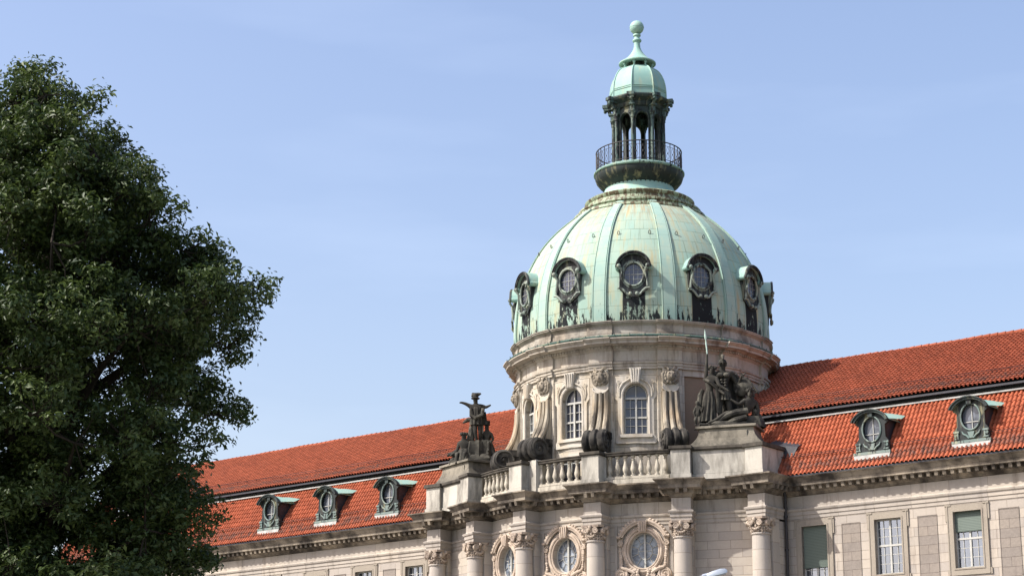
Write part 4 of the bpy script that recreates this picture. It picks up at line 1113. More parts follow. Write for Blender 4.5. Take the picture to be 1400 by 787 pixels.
def make_dome_dormer():
    """local: x across, y inwards, origin on the axis; face at r = 7.02"""
    RF = 6.86; cz = 26.40; rx, rz = .47, .56
    def fn(x, y, z): return (x, -(RF-y), z)
    out = [(-.74, 25.62), (-.60, 25.50), (-.38, 25.40), (-.2, 25.22), (.2, 25.22), (.38, 25.40), (.60, 25.50), (.74, 25.62), (.72, 26.75)]+arc(0, 26.72, .80, .80, 5, 175, 16)+[(-.72, 26.75)]
    f = MB(); f.plate_hole(out, oval(0, cz, rx+.03, rz+.03), 0, .25, (0, cz), fn, 72)
    f.box(-.68, -.60, .2, 1.2, 25.65, 26.8, fn); f.box(.60, .68, .2, 1.2, 25.65, 26.8, fn)
    S = f.build('dome_dormer', 'black_copper', B)
    hd = MB()
    A = arc(0, 26.70, .90, .88, 8, 172, 18); Bq = arc(0, 26.70, .80, .78, 8, 172, 18)
    hd.plate(A+Bq[::-1], -.15, 2.0, fn)
    for h in (-1, 1): hd.tube([fn(h*.80, -.12, 26.80), fn(h*.82, 1.2, 26.80)], .14, 12)
    rm = MB(); A3 = arc(0, 26.70, .93, .91, 4, 176, 20); B3 = arc(0, 26.70, .78, .76, 4, 176, 20); rm.plate(A3+B3[::-1], -.22, -.152, fn)
    A3 = arc(0, 26.70, .88, .86, 8, 172, 20); rm.tube([fn(p[0], -.23, p[1]) for p in A3], .035, 6); rm.build('hood_rim', 'black_copper', S)
    hd.build('hood', 'copper', S)
    tr = MB(); r = oval(0, cz, rx+.06, rz+.06, 36)
    tr.tube([fn(p[0], -.04, p[1]) for p in r+r[:1]], .06, 8); r = oval(0, cz, rx+.15, rz+.16, 36); tr.tube([fn(p[0], .0, p[1]) for p in r+r[:1]], .035, 6)
    for h in (-1, 1):
        tr.ball(fn(h*.74, -.22, 26.80), .12, 10, 6); tr.tube([fn(h*.66, -.25, 26.7), fn(h*.58, -.14, 26.5), fn(h*.68, -.10, 26.1), fn(h*.70, -.08, 25.75)], [.07, .06, .045, .06], 7)
        tr.tube([fn(h*.82, -.10, 25.66), fn(h*.62, -.12, 25.64), fn(h*.46, -.12, 25.50), fn(h*.34, -.12, 25.34), fn(h*.20, -.12, 25.30)], [.05, .06, .055, .06, .07], 7)
        tr.ball(fn(h*.17, -.14, 25.36), .10, 8, 5)
    tr.build('carved_trim', 'copper_trim', S)
    g = MB(); g.plate(oval(0, cz, rx+.03, rz+.03, 30), .075, .09, fn); g.build('pane', 'dimglass', S)
    b = MB(); b.box(-.013, .013, .045, .072, cz-rz, cz+rz, fn); b.box(-rx, rx, .045, .072, cz-.012, cz+.012, fn)
    for h in (-1, 1): b.box(h*.22-.007, h*.22+.007, .05, .072, cz-.5, cz+.5, fn)
    for h in (-1, 1): b.box(-.42, .42, .05, .072, cz+h*.26-.007, cz+h*.26+.007, fn)
    b.build('glazing_bars', 'greyframe', S, smooth=False)
    return S
DD = make_dome_dormer()
for k in range(12):
    m = Matrix.Rotation(ang(k), 4, 'Z')
    if k == 0: DD.matrix_basis = m
    else: dup(DD, m)

# collar, neck, gallery
c = MB(); c.lathe([(3.62, 31.10), (3.70, 31.18), (3.66, 31.32), (3.35, 31.40), (3.32, 31.50), (3.40, 31.56), (3.38, 31.66), (3.0, 31.80), (2.93, 32.0), (3.0, 32.08), (3.02, 32.2), (2.9, 32.28), (2.2, 32.36)], 96); c.build('dome_collar', 'collar', B)
c = MB(); c.lathe([(2.35, 32.3), (2.15, 32.5), (1.98, 32.8), (1.85, 33.2)], 64); c.build('lantern_neck', 'copper_hat', B)
c = MB(); c.lathe([(1.72, 32.92), (1.82, 32.95), (1.84, 33.05), (1.95, 33.10), (2.05, 33.2), (2.2, 33.30), (2.36, 33.5), (2.43, 33.70), (2.44, 33.86), (2.3, 33.9)], 96)
for i in range(48):
    a = 2*pi*i/48; f = lambda x, y, z, a=a: ((1.85+y)*sin(a)+x*cos(a), -(1.85+y)*cos(a)+x*sin(a), z)
    c.box(-.035, .035, -.02, .06, 33.0, 33.07, f)
c.build('gallery_corbel', 'black_copper2', B, angle=25)
c = MB(); c.lathe([(2.40, 33.84), (2.47, 33.86), (2.51, 33.90), (2.51, 33.96), (2.45, 34.02), (2.38, 34.04), (2.36, 34.08), (0, 34.08)], 96); c.build('gallery_deck', 'copper_mid2', B)
rl = MB(); RR = 2.36
for z, t in ((35.18, .035), (34.18, .022), (34.98, .014)):
    p = [(RR*sin(a), -RR*cos(a), z) for a in np.linspace(0, 2*pi, 97)]; rl.tube(p, t, 6, caps=False)
nb = 40
for i in range(nb):
    a = 2*pi*i/nb; f = lambda x, y, z, a=a: ((RR+y)*sin(a)+x*cos(a), -(RR+y)*cos(a)+x*sin(a), z)
    rl.tube([(0, 0, 34.05), (0, 0, 35.18)], .024 if i % 5 else .035, 5, f)
    for h in (-1, 1):                           # scrollwork between the bars
        rl.tube([(.185+h*.02, 0, 34.24), (.185+h*.09, 0, 34.42), (.185+h*.03, 0, 34.58), (.185+h*.09, 0, 34.75), (.185+h*.02, 0, 34.94)], .013, 4, f)
    rl.ball(f(.185, 0, 34.58), .035, 6, 4)
rl.build('gallery_railing', 'iron', B)

# lantern
LA = [rad(22.5+45*k)+0 for k in range(8)]
ln = MB()
for k in range(8):
    a = rad(45*k); RL = 1.22                     # flat of the octagon
    f = lambda x, y, z, a=a, RL=RL: ((RL-y)*sin(a)+x*cos(a), -(RL-y)*cos(a)+x*sin(a), z)
    hwid = RL*tan(rad(22.5))
    op = [(-.35, 34.12), (.35, 34.12), (.35, 36.80)]+arc(0, 36.80, .35, .44, 8, 172, 12)+[(-.35, 36.80)]
    ln.plate_hole([(-hwid, 34.08), (hwid, 34.08), (hwid, 37.9), (-hwid, 37.9)], op, 0, .14, (0, 36.0), f, 64)
    A = arc(0, 36.80, .38, .47, 175, 5, 12); ln.tube([f(p[0], -.03, p[1]) for p in A], .04, 6)
L0 = ln.build('lantern', 'copper_dark', B, angle=25)
for k in range(8):
    a = LA[k]; f = lambda x, y, z, a=a: ((1.42+y)*sin(a)+x*cos(a), -(1.42+y)*cos(a)+x*sin(a), z)
    m = MB(); m.lathe([(0, 34.08), (.17, 34.08), (.16, 34.3), (.11, 34.36), (.105, 35.6), (.095, 36.85), (.13, 36.88), (.12, 36.95), (.17, 37.18), (.19, 37.2), (.19, 37.26), (0, 37.26)], 14, fn=f)
    m.box(-.12, .12, -.3, .14, 37.26, 37.55, f); m.box(-.16, .16, -.3, .26, 37.55, 37.64, f); m.tube([f(0, .16, 37.64), f(0, .24, 37.80), f(0, .34, 37.95)], [.10, .09, .08], 8)
    for h in (-1, 1): m.ball(f(h*.13, .08, 37.12), .06, 7, 5)
    m.build('lantern_column', 'copper_mid3', B)
def octring(mb, prof):
    mb.lathe(prof, 8, rad(22.5), rad(22.5)+2*pi)
c = MB(); octring(c, [(1.40, 37.6), (1.46, 37.72), (1.46, 37.84), (1.60, 37.92), (1.78, 38.0), (1.84, 38.1), (1.84, 38.16), (1.6, 38.28), (1.5, 38.3)]); c.build('lantern_cornice', 'copper_dark', B, smooth=False)
for k in range(8):
    a = LA[k]; f = lambda x, y, z, a=a: ((1.74+y)*sin(a)+x*cos(a), -(1.74+y)*cos(a)+x*sin(a), z)
    m = MB(); m.box(-.16, .16, -.3, .20, 37.86, 38.0, f); m.box(-.20, .20, -.3, .26, 38.0, 38.18, f); m.ball(f(0, .14, 37.82), .10, 8, 5); m.build('cornice_bracket', 'copper_mid3', B, smooth=False)
cup = [(1.60, 38.22), (1.60, 38.6), (1.57, 38.95), (1.50, 39.3), (1.38, 39.62), (1.20, 39.90), (.98, 40.08), (.80, 40.16), (.78, 40.2)]
c = MB(); c.lathe(smoothprof(cup, 2), 8, rad(22.5), rad(22.5)+2*pi); C_ = c.build('cupola', 'cupolamat', B, angle=25)
c = MB()
for k in range(8):
    a = LA[k]; c.tube([(r*1.0*sin(a), -r*cos(a), z) for r, z in smoothprof(cup, 2)], .045, 6)
for z, r in ((38.62, 1.61), (38.72, 1.60)): c.tube([(r*sin(a+1e-3), -r*cos(a+1e-3), z) for a in LA+[LA[0]+2*pi]], .022, 5)
c.build('cupola_seams', 'cupolamat', B)
c = MB(); c.lathe([(.55, 40.1), (.55, 40.5)], 24)
c.build('hat_core', 'copper_dark', B)
c = MB()
for k in range(8):
    a = LA[k]; c.tube([(.80*sin(a), -.80*cos(a), 40.12), (.86*sin(a), -.86*cos(a), 40.46)], .05, 8); c.ball((.86*sin(a), -.86*cos(a), 40.36), .085, 8, 6)
c.build('hat_posts', 'cupolamat', B)
c = MB(); c.lathe([(.5, 40.50), (.98, 40.44), (1.04, 40.46), (1.04, 40.52), (.97, 40.56), (.74, 40.70), (.54, 40.88), (.38, 41.08), (.26, 41.28), (.19, 41.46), (.17, 41.7), (.17, 41.80), (.235, 41.84), (.26, 41.90), (.235, 41.96), (.18, 41.99), (.15, 42.06), (.15, 42.16), (.21, 42.18), (.22, 42.23), (.20, 42.28), (.16, 42.31)], 40); c.build('lantern_spire', 'copper_hat', B)
c = MB(); c.ball((0, 0, 42.70), .40, 28, 18)
c.lathe([(.405, 42.68), (.41, 42.70), (.405, 42.72)], 28); c.build('finial_ball', 'copper_hat', B)

# ---- drainpipe at the junction with the right wing ---------------
c = MB(); x = 10.72
c.tube([(x, -3.62, GZ), (x, -3.62, 14.6), (x, -3.75, 14.9), (x, -3.9, 15.3)], .075, 10)
for z in (6, 9, 12.0, 13.6): c.tube([(x, -3.62, z), (x, -3.62, z+.09)], .10, 10)
c.build('drainpipe', 'pipe', B)
c = MB(); c.tube([(-x, -3.50, GZ), (-x, -3.50, 14.6)], .075, 10); c.build('drainpipe', 'pipe', B)

# ================================================================ STATUES
BETA = rad(34.6)
def skin(name, joints, edges, radii, parent, mat, fn, sub=2):
    me = bpy.data.meshes.new(name); me.from_pydata([fn(*j) for j in joints], edges, [])
    o = bpy.data.objects.new(name, me); COL.objects.link(o)
    if parent is not None: link(o, parent)
    sk = o.modifiers.new('skin', 'SKIN'); sk.use_smooth_shade = True
    for i, r in enumerate(radii):
        me.skin_vertices[0].data[i].radius = (r, r) if not isinstance(r, tuple) else r
    me.skin_vertices[0].data[0].use_root = True
    ss = o.modifiers.new('sub', 'SUBSURF'); ss.levels = sub; ss.render_levels = sub
    me.materials.append(M[mat]); return o
def figure(name, P, parent, fn, S=1., hair=None, mat='statue'):
    """P: dict of joints in local metres (x right in view, y away, z up); S body thickness scale"""
    order = ['pelvis', 'waist', 'chest', 'neck', 'head', 'top', 'shL', 'elL', 'haL', 'shR', 'elR', 'haR', 'hipL', 'knL', 'anL', 'toL', 'hipR', 'knR', 'anR', 'toR', 'fiL', 'fiR']
    if 'head' in P and 'top' not in P:
        h = Vector(P['head']); P['top'] = tuple(h+Vector((0, 0, .20*S)))
    for s_ in 'LR':
        if 'fi'+s_ not in P:
            e, h = Vector(P['el'+s_]), Vector(P['ha'+s_]); P['fi'+s_] = tuple(h+(h-e).normalized()*.22*S)
    R = dict(pelvis=.26, waist=.22, chest=.30, neck=.11, head=.18, top=.13, shL=.15, elL=.105, haL=.07, shR=.15, elR=.105, haR=.07, hipL=.20, knL=.135, anL=.085, toL=.06, hipR=.20, knR=.135, anR=.085, toR=.06, fiL=.05, fiR=.05)
    E = [('pelvis', 'waist'), ('waist', 'chest'), ('chest', 'neck'), ('neck', 'head'), ('head', 'top'), ('chest', 'shL'), ('shL', 'elL'), ('elL', 'haL'), ('haL', 'fiL'), ('chest', 'shR'), ('shR', 'elR'), ('elR', 'haR'), ('haR', 'fiR'),
         ('pelvis', 'hipL'), ('hipL', 'knL'), ('knL', 'anL'), ('anL', 'toL'), ('pelvis', 'hipR'), ('hipR', 'knR'), ('knR', 'anR'), ('anR', 'toR')]
    ix = {k: i for i, k in enumerate(order)}
    return skin(name, [P[k] for k in order], [(ix[a], ix[b]) for a, b in E], [R[k]*S for k in order], parent, mat, fn)
def local(O, beta=BETA):
    def fn(x, y, z): return (O[0]+x*cos(beta)-y*sin(beta), O[1]+x*sin(beta)+y*cos(beta), O[2]+z)
    return fn
def rock(mb, fn, hx, hy, z0, z1, seed):
    r = random.Random(seed); n = 22; rows = 5; vs = []
    ks = [r.uniform(.86, 1.12) for _ in range(n)]
    for j in range(rows):
        t = j/(rows-1)
        for i in range(n):
            a = 2*pi*i/n; k = ks[i]*(1.0-.22*t*t)+r.uniform(-.05, .05); vs.append((hx*k*cos(a), hy*k*sin(a), z0+(z1-z0)*t+(r.uniform(-.04, .04) if j else 0)))
    vs.append((0, 0, z1)); T = len(vs)-1
    fs = [(j*n+i, j*n+(i+1) % n, (j+1)*n+(i+1) % n, (j+1)*n+i) for j in range(rows-1) for i in range(n)]+[((rows-1)*n+i, (rows-1)*n+(i+1) % n, T) for i in range(n)]
    mb.add(vs, fs, None, fn)
def drape_sheet(mb, fn, rows, th=.06, folds=5, depth=.07, n=26):
    """hanging cloth: rows of (x0, x1, y, z) from top to bottom, with folds"""
    vs = []; m = len(rows)
    for side in (0, 1):
        for j, (x0, x1, y, z) in enumerate(rows):
            for i in range(n+1):
                t = i/n; vs.append((x0+(x1-x0)*t, y+side*th+depth*(j/(m-1)*.7+.3)*sin(t*folds*2*pi+j*.35), z+.02*sin(7*t+j)))
    w_ = n+1; fs = []
    for j in range(m-1):
        for i in range(n):
            a = j*w_+i; fs.append((a, a+1, a+w_+1, a+w_)); b = a+m*w_; fs.append((b+w_, b+w_+1, b+1, b))
    o = m*w_
    for i in range(n): fs.append((o+i, o+i+1, i+1, i)); q = (m-1)*w_; fs.append((q+i, q+i+1, o+q+i+1, o+q+i))
    for j in range(m-1): a = j*w_; fs.append((a, a+w_, o+a+w_, o+a)); b = a+n; fs.append((b, o+b, o+b+w_, b+w_))
    mb.add(vs, fs, None, fn)
def skirt(mb, fn, c, rows, folds=9, amp=.10, n=48):
    """rows: (z, rx, ry, dx, dy)"""
    vs = []; m = len(rows)
    for j, (z, rx, ry, dx, dy) in enumerate(rows):
        for i in range(n):
            a = 2*pi*i/n; k = 1+amp*(j/(m-1)+.15)*sin(folds*a+.5*j)
            vs.append((c[0]+dx+rx*k*cos(a), c[1]+dy+ry*k*sin(a), z))
    fs = [(j*n+i, j*n+(i+1) % n, (j+1)*n+(i+1) % n, (j+1)*n+i) for j in range(m-1) for i in range(n)]+[tuple(range(n)), tuple((m-1)*n+i for i in range(n))]
    mb.add(vs, fs, None, fn)

# -- right group: helmeted warrior, woman with raised sword, reclining man
OR = (8.25, -4.45, 18.08)
SR = root('statue_group', OR, 'dark stone statue group of helmeted warrior, sword-raising woman and reclining man', 'statue group', 'statue groups on the parapet')
fr_ = local(OR)
u = 1/28.
def J(px, py, y=0): return ((px-1001)*u, y, (581-py)*u)
m = MB(); rock(m, fr_, 1.78, .85, 0, .26, 4); rock(m, local((OR[0]+.75, OR[1]+.45, OR[2])), .85, .6, 0, .5, 9)
m.build('rock_base', 'statue', SR)
W = dict(pelvis=J(993, 535, .05), waist=J(993, 522, .05), chest=J(993, 508, .04), neck=J(993, 499, .03), head=J(993, 492, -.02), shL=J(981.5, 505, .06), elL=J(978, 521, -.12), haL=J(990, 532, -.38), shR=J(1005, 505, .08), elR=J(1014, 520, .15), haR=J(1017, 512, -.05),
         hipL=J(988.5, 538, .05), knL=J(987, 554, -.12), anL=J(988, 571, .0), toL=J(985, 574, -.22), hipR=J(998, 538, .05), knR=J(1001, 554, -.02), anR=J(1004, 570, .1), toR=J(1006, 574, -.12))
figure('warrior', W, SR, fr_, .98)
m = MB()
hx, hz = J(993, 490)[0], J(993, 490)[2]
f = lambda x, y, z: fr_(hx+x, -.02+y, hz+z)
m.ball((0, .02, .05), (.205, .22, .20), 14, 9, f); m.tube([(0, -.26, .16), (0, -.18, .32), (0, 0, .40), (0, .2, .34), (0, .32, .14), (0, .34, -.06)], [.045, .08, .09, .085, .07, .04], 8, f)
m.tube([(-.2, -.12, .0), (0, -.25, .04), (.2, -.12, .0)], .035, 6, f)
for h in (-1, 1): m.tube([(h*.17, -.10, .02), (h*.15, -.14, -.16)], [.05, .03], 6, f)
m.tube([(0, -.19, .02), (0, -.235, -.05), (0, -.20, -.08)], [.025, .04, .03], 6, f)
m.build('helmet', 'statue', SR)
m = MB()                                                    # breastplate with muscles, skirt of straps
cx, cz = J(993, 512)[0], J(993, 512)[2]
for h in (-1, 1):
    m.ball((cx+h*.16, -.21, cz+.18), (.17, .13, .13), 10, 7, fr_)
    for q in range(3): m.ball((cx+h*.085, -.20, cz-.08-.14*q), (.09, .09, .075), 8, 5, fr_)
    m.ball((cx+h*.42, .05, cz+.30), (.17, .17, .13), 10, 6, fr_)
for i in range(14):
    a = 2*pi*i/14; m.tube([(cx+.25*cos(a), .05+.24*sin(a), cz-.55), (cx+.33*cos(a), .05+.31*sin(a), cz-1.08)], [.06, .075], 5, fr_)
skirt(m, fr_, (cx, .05), [(cz-.50, .25, .22, 0, 0), (cz-.75, .29, .27, 0, 0), (cz-1.0, .32, .30, 0, 0)], 9, .06)
m.tube([fr_(cx+.27*cos(a), .05+.25*sin(a), cz-.48) for a in np.linspace(0, 2*pi, 17)], .05, 6)
m.build('armour', 'statue', SR)
m = MB(); drape_sheet(m, fr_, [(-.55, .42, .22, 2.75), (-.5, .68, .34, 2.4), (-.45, .80, .40, 1.8), (-.40, .86, .42, 1.1), (-.35, .88, .40, .45), (-.3, .95, .36, .15)], .08, 4, .09); m.build('cloak', 'statue', SR)
# woman
Wm = dict(pelvis=J(973, 536, -.05), waist=J(974, 524, -.05), chest=J(976, 513, -.08), neck=J(977, 506, -.1), head=J(978.5, 500, -.16), shL=J(969.5, 510, -.08), elL=J(970.5, 495, -.12), haL=J(971.5, 480, -.16), shR=J(984, 512, -.18), elR=J(987, 523, -.42), haR=J(996, 529, -.48),
          fiL=J(972, 476, -.17), hipL=J(970, 540, -.05), knL=J(967, 555, -.20), anL=J(964, 572, -.05), toL=J(961, 576, -.24), hipR=J(977, 540, -.06), knR=J(978, 555, -.26), anR=J(977, 571, -.12), toR=J(975, 575, -.32))
figure('woman', Wm, SR, fr_, .84)
m = MB(); cx = J(973, 0)[0]
skirt(m, fr_, (cx, -.08), [(J(0, 530)[2], .22, .22, 0, 0), (J(0, 540)[2], .30, .27, 0, 0), (J(0, 555)[2], .33, .30, -.04, 0), (J(0, 572)[2], .40, .33, -.10, 0)], 11, .15)
m.tube([fr_(*J(966, 512, -.1)), fr_(*J(974, 517, -.36)), fr_(*J(984, 525, -.30)), fr_(*J(985, 540, -.2)), fr_(*J(984, 560, -.15))], [.06, .09, .10, .11, .07], 8)
m.tube([fr_(*J(965, 526, .0)), fr_(*J(961, 534, .05)), fr_(*J(960, 548, .1)), fr_(*J(963, 562, .1))], [.10, .14, .15, .12], 8)
m.build('robe', 'statue', SR)
m = MB(); hx, hy, hz = J(978.5, 498, -.16)
for i in range(12):
    a = 2*pi*i/12; m.ball((hx+.15*cos(a), hy+.06+.13*sin(a), hz+.06+.05*sin(a*2)), .085, 7, 5, fr_)
m.ball((hx+.02, hy+.20, hz+.02), (.12, .12, .12), 8, 6, fr_); m.ball((hx, hy-.155, hz-.02), (.03, .05, .05), 6, 5, fr_)
m.build('hair', 'statue', SR)
m = MB(); a = J(972, 480, -.17); b = J(969.2, 441.5, -.17)
m.tube([a, J(971.4, 471, -.17), J(970.7, 462, -.17), J(970.3, 456, -.17), J(970.1, 454.5, -.17), J(969.9, 452, -.17), b], [.035, .035, .04, .03, .06, .06, .006], 8, fr_)
m.build('raised_sword', 'bronze', SR)
# reclining man, legs stretched to the left
Wr = dict(pelvis=J(1020, 564, -.30), waist=J(1024, 557, -.28), chest=J(1028, 548, -.26), neck=J(1029, 540, -.28), head=J(1028.5, 533.5, -.32), shL=J(1020.5, 545, -.45), elL=J(1013, 551, -.58), haL=J(1006, 546, -.55), shR=J(1037, 547, -.12), elR=J(1040, 558, -.15), haR=J(1038, 569, -.32),
          hipL=J(1014, 566, -.42), knL=J(996, 562, -.60), anL=J(979, 573, -.62), toL=J(970, 576, -.64), hipR=J(1014, 568, -.22), knR=J(992, 570, -.40), anR=J(968, 578, -.48), toR=J(958, 577, -.50))
figure('reclining_man', Wr, SR, fr_, .88)
m = MB(); hx, hy, hz = J(1029, 532, -.30)
for i in range(14):
    a = 2*pi*i/14; m.ball((hx+.15*cos(a), hy+.03+.14*sin(a), hz+.08+.04*sin(3*a)), .085, 7, 5, fr_)
m.ball((hx-.03, hy-.16, hz-.14), (.09, .09, .13), 8, 6, fr_); m.ball((hx-.02, hy-.2, hz), (.03, .05, .06), 6, 5, fr_); m.build('hair', 'statue', SR)
m = MB(); pts = [J(1024, 560, -.5), J(1010, 562, -.62), J(996, 566, -.60), J(985, 573, -.55), J(972, 579, -.5)]
m.tube(pts, [.20, .18, .15, .10, .07], 9, fr_); m.tube([J(1022, 568, -.6), J(1008, 573, -.7), J(994, 578, -.68)], [.14, .16, .08], 8, fr_); m.tube([J(1034, 556, -.2), J(1041, 566, -.1), J(1043, 577, 0)], [.10, .14, .15], 8, fr_)
m.build('loincloth', 'statue', SR)
# small crouching child at the woman's side
Wc = dict(pelvis=J(957, 563, -.1), waist=J(957, 559, -.1), chest=J(957.5, 554, -.12), neck=J(957, 549, -.12), head=J(956.5, 545.5, -.14), shL=J(954, 553, -.12), elL=J(951.5, 559, -.15), haL=J(953, 564, -.2), shR=J(961, 553, -.12), elR=J(963, 558, -.2), haR=J(964, 553, -.3),
          hipL=J(955.5, 565, -.1), knL=J(953, 570, -.3), anL=J(955, 576, -.2), toL=J(953, 577, -.35), hipR=J(958.5, 565, -.1), knR=J(959, 571, -.3), anR=J(960, 577, -.2), toR=J(959, 578, -.35))
figure('child', Wc, SR, fr_, .60)
# shield and banners at the warrior's left
m = MB(); sc = J(1019, 519, .1)
m.tube([J(1010, 530, .1), J(1021, 507, .15)], .045, 6, fr_); m.tube([J(1036, 536, .2), J(1018, 502, .2)], .04, 6, fr_); m.tube([J(1042, 531, .3), J(1026, 508, .3)], .05, 6, fr_)
def shf(x, y, z): return fr_(sc[0]+x*.9+y*.35, sc[1]+y*.9-x*.3, sc[2]+z)
m.lathe([(0, -.16), (.16, -.15), (.34, -.10), (.48, 0), (.44, .02), (0, .0)], 22, fn=lambda a, b, c_: shf(a, c_, b-.1))
drape_sheet(m, fr_, [(.72, .98, .25, 2.1), (.85, 1.15, .30, 1.75), (.98, 1.32, .35, 1.35), (1.1, 1.45, .40, .9), (1.1, 1.55, .40, .3)], .07, 2, .07, 14)
m.tube([fr_(.7, .2, 2.7), fr_(.86, .25, 2.85)], [.05, .02], 6)
m.build('shield_and_banners', 'statue', SR)

# -- left group: man in a hat with arms spread, seated figures below
OL = (-8.10, -4.45, 18.08)
SL = root('statue_group', OL, 'dark stone statue group of hatted man with arms spread above seated figures', 'statue group', 'statue groups on the parapet')
fl_ = local(OL)
ul = 1/25.6
def Q(px, py, y=0): return ((px-652)*ul, y, (633-py)*ul)
m = MB(); rock(m, fl_, 1.35, .85, -.05, .45, 5); rock(m, local((OL[0]+.15, OL[1]+.2, OL[2]+.2)), .95, .7, 0, 1.0, 12); rock(m, local((OL[0]-.35, OL[1]-.2, OL[2])), .75, .6, 0, .75, 15)
m.build('rock_base', 'statue', SL)
Wl = dict(pelvis=Q(657, 571, 0), waist=Q(656, 563, 0), chest=Q(655.5, 555, 0), neck=Q(655.5, 549, -.02), head=Q(655, 543.5, -.05), shL=Q(648, 552, 0), elL=Q(641, 548.5, -.08), haL=Q(635, 547, -.12), shR=Q(664, 552, 0), elR=Q(670, 554, -.05), haR=Q(674.5, 552, -.1),
          fiL=Q(632.5, 547.5, -.12), fiR=Q(677, 551, -.12), hipL=Q(653.5, 574, 0), knL=Q(655.5, 589, -.15), anL=Q(658, 606, -.05), toL=Q(657, 611, -.28), hipR=Q(661, 574, 0), knR=Q(662, 589, -.1), anR=Q(661, 606, .1), toR=Q(663, 611, -.12))
figure('standing_man', Wl, SL, fl_, .86)
m = MB(); hx, hy, hz = Q(655, 541.5, -.05)
m.lathe([(0, .0), (.22, -.02), (.25, .02), (.17, .06), (.16, .22), (.11, .29), (0, .29)], 18, fn=lambda a, b, c_: fl_(hx+a, hy+b, hz+c_))
m.tube([(hx-.18, hy-.1, hz+.10), (hx-.14, hy, hz+.25), (hx+.0, hy+.05, hz+.24), (hx+.16, hy+.1, hz+.26), (hx+.30, hy+.12, hz+.30)], [.05, .09, .10, .10, .04], 7, fl_)
m.build('plumed_hat', 'statue', SL)
m = MB(); c0 = Q(656, 563)
skirt(m, fl_, (c0[0], 0), [(c0[2]+.38, .20, .18, 0, 0), (c0[2]+.05, .26, .22, 0, 0), (c0[2]-.3, .33, .28, .02, 0), (c0[2]-.62, .36, .30, .05, 0)], 10, .12)
m.tube([fl_(*Q(649, 556, -.15)), fl_(*Q(650, 566, -.22)), fl_(*Q(656, 570, -.3)), fl_(*Q(665, 566, -.2)), fl_(*Q(666, 556, -.1))], [.08, .12, .12, .13, .10], 8)
m.tube([fl_(*Q(666, 560, .1)), fl_(*Q(667, 572, .15)), fl_(*Q(664, 580, .12))], [.14, .16, .06], 8)
m.build('belted_coat', 'statue', SL)
m = MB(); m.tube([Q(651, 570, .1), Q(644, 571, .1), Q(637, 575, .15)], [.11, .13, .04], 7, fl_); m.tube([Q(652, 566, .15), Q(646, 572, .12)], [.06, .1], 7, fl_); m.build('cloak_end', 'statue', SL)
m = MB(); m.tube([Q(665, 592, .1), Q(665, 577.5, .1)], .055, 8, fl_); m.build('white_staff', 'pedestal', SL)
Ws = dict(pelvis=Q(641, 625, -.2), waist=Q(641, 616, -.22), chest=Q(640, 607, -.25), neck=Q(640, 600, -.27), head=Q(640, 595, -.30), shL=Q(633, 606, -.25), elL=Q(631, 616, -.3), haL=Q(625, 621, -.4), shR=Q(647, 605, -.25), elR=Q(651, 613, -.3), haR=Q(646, 620, -.5),
          hipL=Q(638, 626, -.3), knL=Q(631, 621, -.7), anL=Q(632, 634, -.75), toL=Q(630, 636, -.9), hipR=Q(645, 626, -.3), knR=Q(642, 620, -.75), anR=Q(641, 634, -.8), toR=Q(640, 636, -1.))
figure('seated_man', Ws, SL, fl_, .90)
m = MB(); m.tube([Q(634, 621, -.3), Q(626, 620, -.3), Q(619, 621, -.2), Q(617, 623, -.2)], [.16, .16, .10, .05], 8, fl_)
m.tube([Q(648, 600, 0), Q(650, 590, 0), Q(649, 580, .1)], [.22, .2, .1], 8, fl_); skirt(m, fl_, (Q(641, 0)[0], -.25), [(Q(0, 614)[2], .3, .28, 0, 0), (Q(0, 622)[2], .42, .4, 0, -.1), (Q(0, 634)[2], .48, .5, 0, -.15)], 9, .12)
for i in range(9):
    a = 2*pi*i/9; x, y, z = Q(640, 593.5, -.28); m.ball((x+.15*cos(a), y+.13*sin(a), z+.04), .09, 7, 5, fl_)
m.build('drapery', 'statue', SL)
Wt = dict(pelvis=Q(671, 607, .15), waist=Q(671, 600, .15), chest=Q(671.5, 592, .15), neck=Q(671, 586, .13), head=Q(671, 581, .10), shL=Q(665, 591, .15), elL=Q(663, 599, 0), haL=Q(668, 603, -.15), shR=Q(677, 591, .15), elR=Q(680, 599, .1), haR=Q(675, 604, -.1),
          hipL=Q(668, 608, .05), knL=Q(664, 603, -.35), anL=Q(665, 615, -.4), toL=Q(664, 617, -.55), hipR=Q(675, 608, .05), knR=Q(674, 604, -.35), anR=Q(675, 616, -.4), toR=Q(674, 618, -.55))
figure('seated_woman', Wt, SL, fl_, .74)
m = MB(); x, y, z = Q(671, 578.5, .1); m.lathe([(0, 0), (.19, 0), (.17, .1), (.19, .22), (0, .22)], 14, fn=lambda a, b, c_: fl_(x+a, y+b, z+c_)); skirt(m, fl_, (Q(671, 0)[0], .1), [(Q(0, 600)[2], .24, .22, 0, 0), (Q(0, 608)[2], .36, .36, 0, -.08), (Q(0, 622)[2], .5, .5, 0, -.1)], 9, .12)
m.build('drapery', 'statue', SL)

